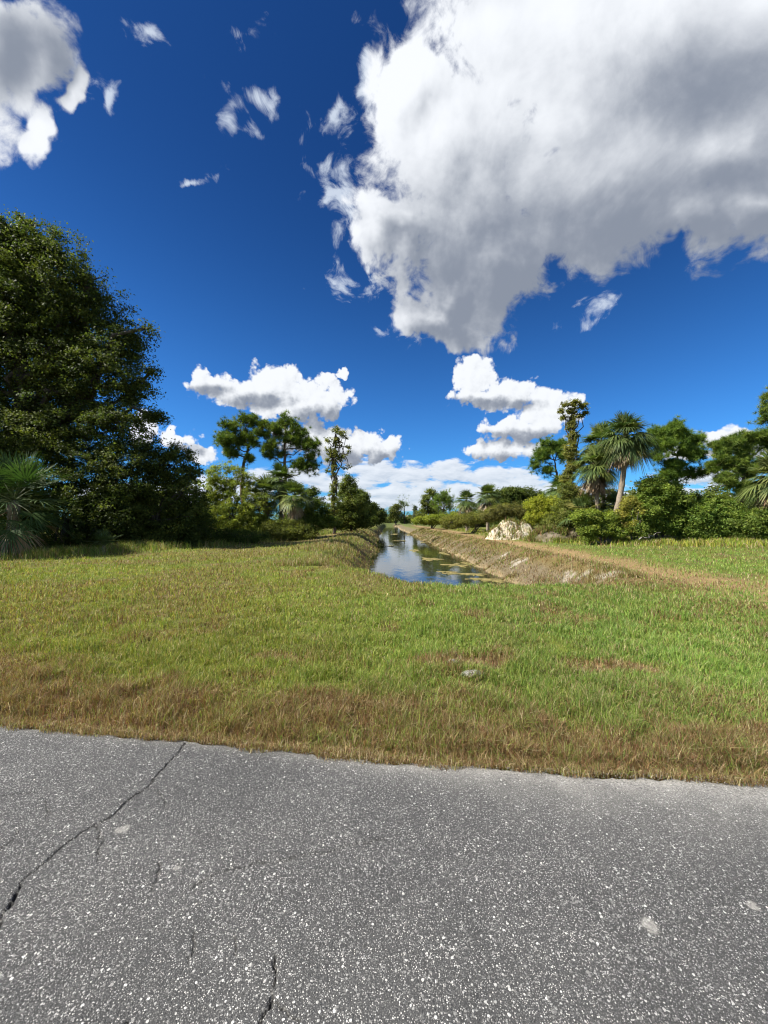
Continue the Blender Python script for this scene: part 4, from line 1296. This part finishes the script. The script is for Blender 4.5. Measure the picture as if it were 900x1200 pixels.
def heap(name, label, cat, lumps, X, Y, rx, ry, h, mat, seed, rough=0.35, weeds=0):
    n = 90
    u = np.linspace(-1.25, 1.25, n)
    A, B = np.meshgrid(u, u)
    z = np.zeros(A.shape)
    for (a, b, r1, r2, hh) in lumps:
        z = np.maximum(z, hh * np.exp(-(((A - a) / r1) ** 2 + ((B - b) / r2) ** 2) ** 1.5))
    rr = np.hypot(A, B)
    nz = fbm(A * 5, B * 5, 1.0, 6, seed)
    z = (z * 0.85 + rough * (nz - 0.5) * sst(z, 0.05, 0.5)) * (1 - sst(rr, 0.85, 1.2))
    z = z + 0.10 * z * (fbm(A * 9, B * 9, 1.0, 3, seed + 1) - 0.5) * 2
    x, y = X + A * rx, Y + B * ry
    zz = hz(x, y) - 0.03 + z * h - 0.15 * sst(rr, 0.95, 1.2)
    I = np.arange(n - 1)[:, None] * n + np.arange(n - 1)[None, :]
    q = np.stack([I, I + 1, I + n + 1, I + n], -1).reshape(-1, 4)
    org = np.array((X, Y, float(hz(X, Y))))
    me = mesh_data(name, np.stack([x.ravel(), y.ravel(), zz.ravel()], 1) - org, q, None, None, mat, True)
    if weeds:
        k = rng.integers(0, n * n, weeds)
        ok = (rr.ravel()[k] < 1.05) & (rng.random(weeds) < sst(fbm(A.ravel()[k] * 3, B.ravel()[k] * 3, 1.0, 3, seed + 2), 0.33, 0.52))
        k = k[ok]
        m_ = len(k)
        bx, by, bz = x.ravel()[k] + rng.normal(size=m_) * 0.03, y.ravel()[k] + rng.normal(size=m_) * 0.03, zz.ravel()[k] - 0.02
        cols = np.where((rng.random(m_) < 0.55)[:, None], pick(PAL_G * 0.75, m_), pick(PAL_B, m_))
        v_, q_, t_, c_ = blades(bx, by, bz, rng.uniform(0.08, 0.5, m_), np.full(m_, 0.038), np.clip(rng.gamma(2, 0.25, m_), 0.05, 1), rng.random(m_) * 6.28, cols)
        tag(link('weeds', mesh_data('weeds', v_, q_, t_, c_, M_GRASS)), 'weeds growing over the ' + cat, 'weeds', kind='stuff')
    return tag(link(name, me, None, org), label, cat)


heap('sand_pile', 'heap of cream white spoil sand beside the track on the right bank', 'sand pile',
     [(-0.1, 0.15, 0.55, 0.6, 1.0), (0.5, 0.0, 0.36, 0.5, 0.92), (-0.55, -0.2, 0.45, 0.5, 0.6), (0.1, -0.45, 0.6, 0.4, 0.45)], W(600, 33.5), 33.5, 2.3, 1.9, 1.75, M_SAND, 5, 0.42, 6000)
heap('earth_mound', 'grey weedy spoil mound below the bushes right of the sand pile', 'earth mound',
     [(-0.3, 0.1, 0.6, 0.6, 0.7), (0.4, 0.2, 0.7, 0.6, 1.0)], W(662, 28.5), 28.5, 2.8, 2.0, 1.6, M_MOUND, 9, 0.25, 30000)


# white limestone chip in the lawn
def stone(name, label, X, Y, sx_, sy_, sz_, mat, seed):
    th = np.linspace(0, 2 * np.pi, 22, endpoint=False)
    ph = np.linspace(-0.5, 1, 8) * np.pi / 2
    T, Pp = np.meshgrid(th, ph)
    r = 1 + 0.5 * (fbm(np.cos(T) * 2 + seed, np.sin(T) * 2 + Pp, 1.3, 3, seed) - 0.5)
    x, y, z = np.cos(T) * np.cos(Pp) * r * sx_, np.sin(T) * np.cos(Pp) * r * sy_, np.sin(Pp) * sz_
    nt, npn = len(th), len(ph)
    i = np.arange(npn - 1)[:, None] * nt
    j = np.arange(nt)[None]
    q = np.stack([i + j, i + (j + 1) % nt, i + nt + (j + 1) % nt, i + nt + j], -1).reshape(-1, 4)
    me = mesh_data(name, np.stack([x.ravel(), y.ravel(), z.ravel()], 1), q, None, None, mat, True)
    return tag(link(name, me, None, (X, Y, float(hz(X, Y)) + 0.02)), label, 'stone')


M_LIME = rock_mat('limestone', (0.62, 0.60, 0.55), (0.50, 0.48, 0.43), (0.30, 0.27, 0.22), 9)
sx0, sy0 = px2g(553, 791)
stone('limestone_slab', 'flat white limestone slab sunk in the lawn', sx0, sy0, 0.14, 0.05, 0.045, M_LIME, 3)
sx0, sy0 = px2g(530, 778)
stone('limestone_chip', 'small pale limestone chip in the bare lawn patch', sx0, sy0, 0.06, 0.03, 0.035, M_LIME, 5)

# grit that has washed onto the asphalt edge
n = 5200
x = rng.uniform(-4.6, 5.0, n)
e = -rng.gamma(1.1, 0.07, n) + 0.02 + (fbm(x, x * 0, 1.3, 3, 91) - 0.5) * 0.05
kk = rng.random(n) < np.interp(x, [-4, 0, 1.5, 4], [0.35, 0.5, 1, 1])
x, e = x[kk], e[kk]
n = len(x)
r_ = rng.uniform(0.0014, 0.0042, n)
o6 = np.array([(1, 0, 0), (0, 1, 0), (-1, 0, 0), (0, -1, 0), (0, 0, 0.8), (0, 0, -0.8)], float)
v = o6[None] * r_[:, None, None] * rng.uniform(0.6, 1.3, (n, 6, 1))
v = v + np.stack([x, edge(x) + e, np.full(n, 0.002)], 1)[:, None, :]
f6 = np.array([(0, 1, 4), (1, 2, 4), (2, 3, 4), (3, 0, 4), (1, 0, 5), (2, 1, 5), (3, 2, 5), (0, 3, 5)])
tone = rng.uniform(0.12, 0.36, (n, 1)) * np.array([1.0, 0.96, 0.88])
m, t = new_mat('grit')
M_GRIT = finish(m, t, principled(t, t.attr('Col').outputs['Color'], 0.9, 0.2))
tag(link('gravel', mesh_data('gravel', v.reshape(-1, 3), None, (f6[None] + np.arange(n)[:, None, None] * 6).reshape(-1, 3), np.repeat(tone, 6, axis=0), M_GRIT)), 'pale grit washed onto the edge of the asphalt', kind='stuff')

# floating mats of algae on the canal
m, t = new_mat('algae')
tc = t.n.new('ShaderNodeTexCoord').outputs['Object']
a = t.noise(tc, 3.0, 6, 0.7)
c = t.mix(t.ss(a, 0.35, 0.7), (0.11, 0.105, 0.03), (0.26, 0.20, 0.08))
M_ALGAE = finish(m, t, principled(t, c, 0.85, 0.2, t.bump(t.noise(tc, 30, 4, 0.7), 0.8, 0.03)))
MATS = [(505, 655, 1.0, 1.5, 'long tan algae mat in mid canal'), (535, 662, 0.9, 1.3, 'tan algae mat right of the long mid canal one'), (522, 670, 0.7, 0.4, 'thin algae streak nearest the camera in mid canal'),
        (556, 673, 0.8, 0.7, 'algae mat against the right shore near the camera end'), (578, 680, 0.9, 0.6, 'algae mat in the near right corner of the canal'), (487, 645, 0.6, 2.0, 'narrow algae mat farther along mid canal'),
        (470, 634, 1.3, 2.2, 'wide algae mat half way down the canal'), (462, 626, 1.0, 3.0, 'far algae mat near the left shore'), (478, 627, 1.0, 2.5, 'far algae mat near the right shore'), (548, 660, 0.5, 1.3, 'algae strip hugging the right shore'),
        (566, 678, 1.1, 0.5, 'broad algae mat filling the near right end of the canal'), (540, 672, 0.9, 0.35, 'thin olive algae streak beside the near right end'),
        (520, 648, 0.45, 1.8, 'long thin algae strip along the right shore half way down'), (496, 636, 0.6, 2.0, 'algae strip along the right shore far down the canal'), (458, 640, 0.5, 1.6, 'algae patch near the left shore in mid canal')]
for kx, (px, py, ax_, ay_, lab) in enumerate(MATS):
    X, Y = px2g(px, py, WATER_Z)
    n = 64
    th = np.linspace(0, 2 * np.pi, n, endpoint=False)
    r = np.clip(0.15 + 2.6 * (fbm(np.cos(th) * 1.6 + kx * 7, np.sin(th) * 1.6, 1.5, 5, 31 + kx) - 0.22), 0.25, 2.2)
    ringv = [np.stack([np.cos(th) * r * ax_ * f * 0.62, np.sin(th) * r * ay_ * f * 0.62, np.full(n, z)], 1) for f, z in ((1.0, -0.01), (0.97, 0.012), (0.6, 0.022))]
    v = np.vstack(ringv + [np.array([[0, 0, 0.02]])])
    j = np.arange(n)
    k2 = (j + 1) % n
    q = np.vstack([np.stack([j + n * s, k2 + n * s, k2 + n * (s + 1), j + n * (s + 1)], -1) for s in (0, 1)])
    t3 = np.stack([2 * n + j, 2 * n + k2, np.full(n, 3 * n)], -1)
    o = link('algae_mat', mesh_data('algae_mat', v, q, t3, None, M_ALGAE, True), None, (X, Y, WATER_Z))
    tag(o, lab, 'algae mat', 'algae mats floating on the canal')

# far pale building between the trees
hb = thing('building', 'small pale building far off between the trees at the canal end', 'building', (W(479, 275), 275, 0))


def box(mb, x0, x1, y0, y1, z0, z1, col=(1, 1, 1)):
    v = [(x0, y0, z0), (x1, y0, z0), (x1, y1, z0), (x0, y1, z0), (x0, y0, z1), (x1, y0, z1), (x1, y1, z1), (x0, y1, z1)]
    mb.add(v, [(0, 3, 2, 1), (4, 5, 6, 7), (0, 1, 5, 4), (1, 2, 6, 5), (2, 3, 7, 6), (3, 0, 4, 7)], None, col)


m, t = new_mat('pale_stucco')
M_WALL = finish(m, t, principled(t, t.mix(t.noise(t.pos(), 1.5, 4, 0.6), (0.52, 0.45, 0.30), (0.62, 0.55, 0.40)), 0.9, 0.2))
m, t = new_mat('roof_shingle')
M_ROOF = finish(m, t, principled(t, t.mix(t.noise(t.pos(), 3.0, 4, 0.6), (0.22, 0.17, 0.12), (0.36, 0.28, 0.2)), 0.9, 0.2))
m, t = new_mat('dark_glass')
M_GLASS = finish(m, t, principled(t, (0.02, 0.025, 0.03), 0.1, 0.5))
b_ = MB()
box(b_, -3, 3, 0, 8, 0, 2.9)
b_.build('wall', M_WALL, hb)
b_ = MB()
b_.add([(-3.4, -0.4, 2.9), (3.4, -0.4, 2.9), (3.4, 8.4, 2.9), (-3.4, 8.4, 2.9), (-1.2, 4, 4.6), (1.2, 4, 4.6)],
       [(0, 1, 5, 4), (2, 3, 4, 5), (0, 3, 2, 1)], [(1, 2, 5), (3, 0, 4)])
b_.build('roof', M_ROOF, hb)
for xx in (-1.5, 1.5):
    b_ = MB()
    box(b_, xx - 0.6, xx + 0.6, -0.05, 0.02, 1.0, 2.2)
    b_.build('window', M_GLASS, hb)

# bare grey sticks around the palm trunks and on the mound
mb = MB()
for (a, b) in (((742, 622, 24.3), (738, 596, 24.6)), ((752, 628, 24.2), (741, 604, 24.5)), ((745, 632, 24.2), (770, 624, 24.0)), ((690, 633, 25.0), (706, 620, 25.2)), ((700, 636, 24.9), (688, 624, 25.1))):
    p0 = (W(a[0], a[2]), a[2], max(Zp(a[1], a[2]), float(hz(W(a[0], a[2]), a[2]))))
    p1 = (W(b[0], b[2]), b[2], Zp(b[1], b[2]))
    mb = MB()
    limb(mb, p0, p1, 0.035, 0.012, 9, 0.12, 0, 6)
    org = np.array(p0)
    o = mb.build('dead_branch', M_GREYWOOD, None, org, True, org)
    tag(o, 'bare grey dead branch in the tangle at the foot of the tallest palm', 'branch', 'dead branches below the palms')
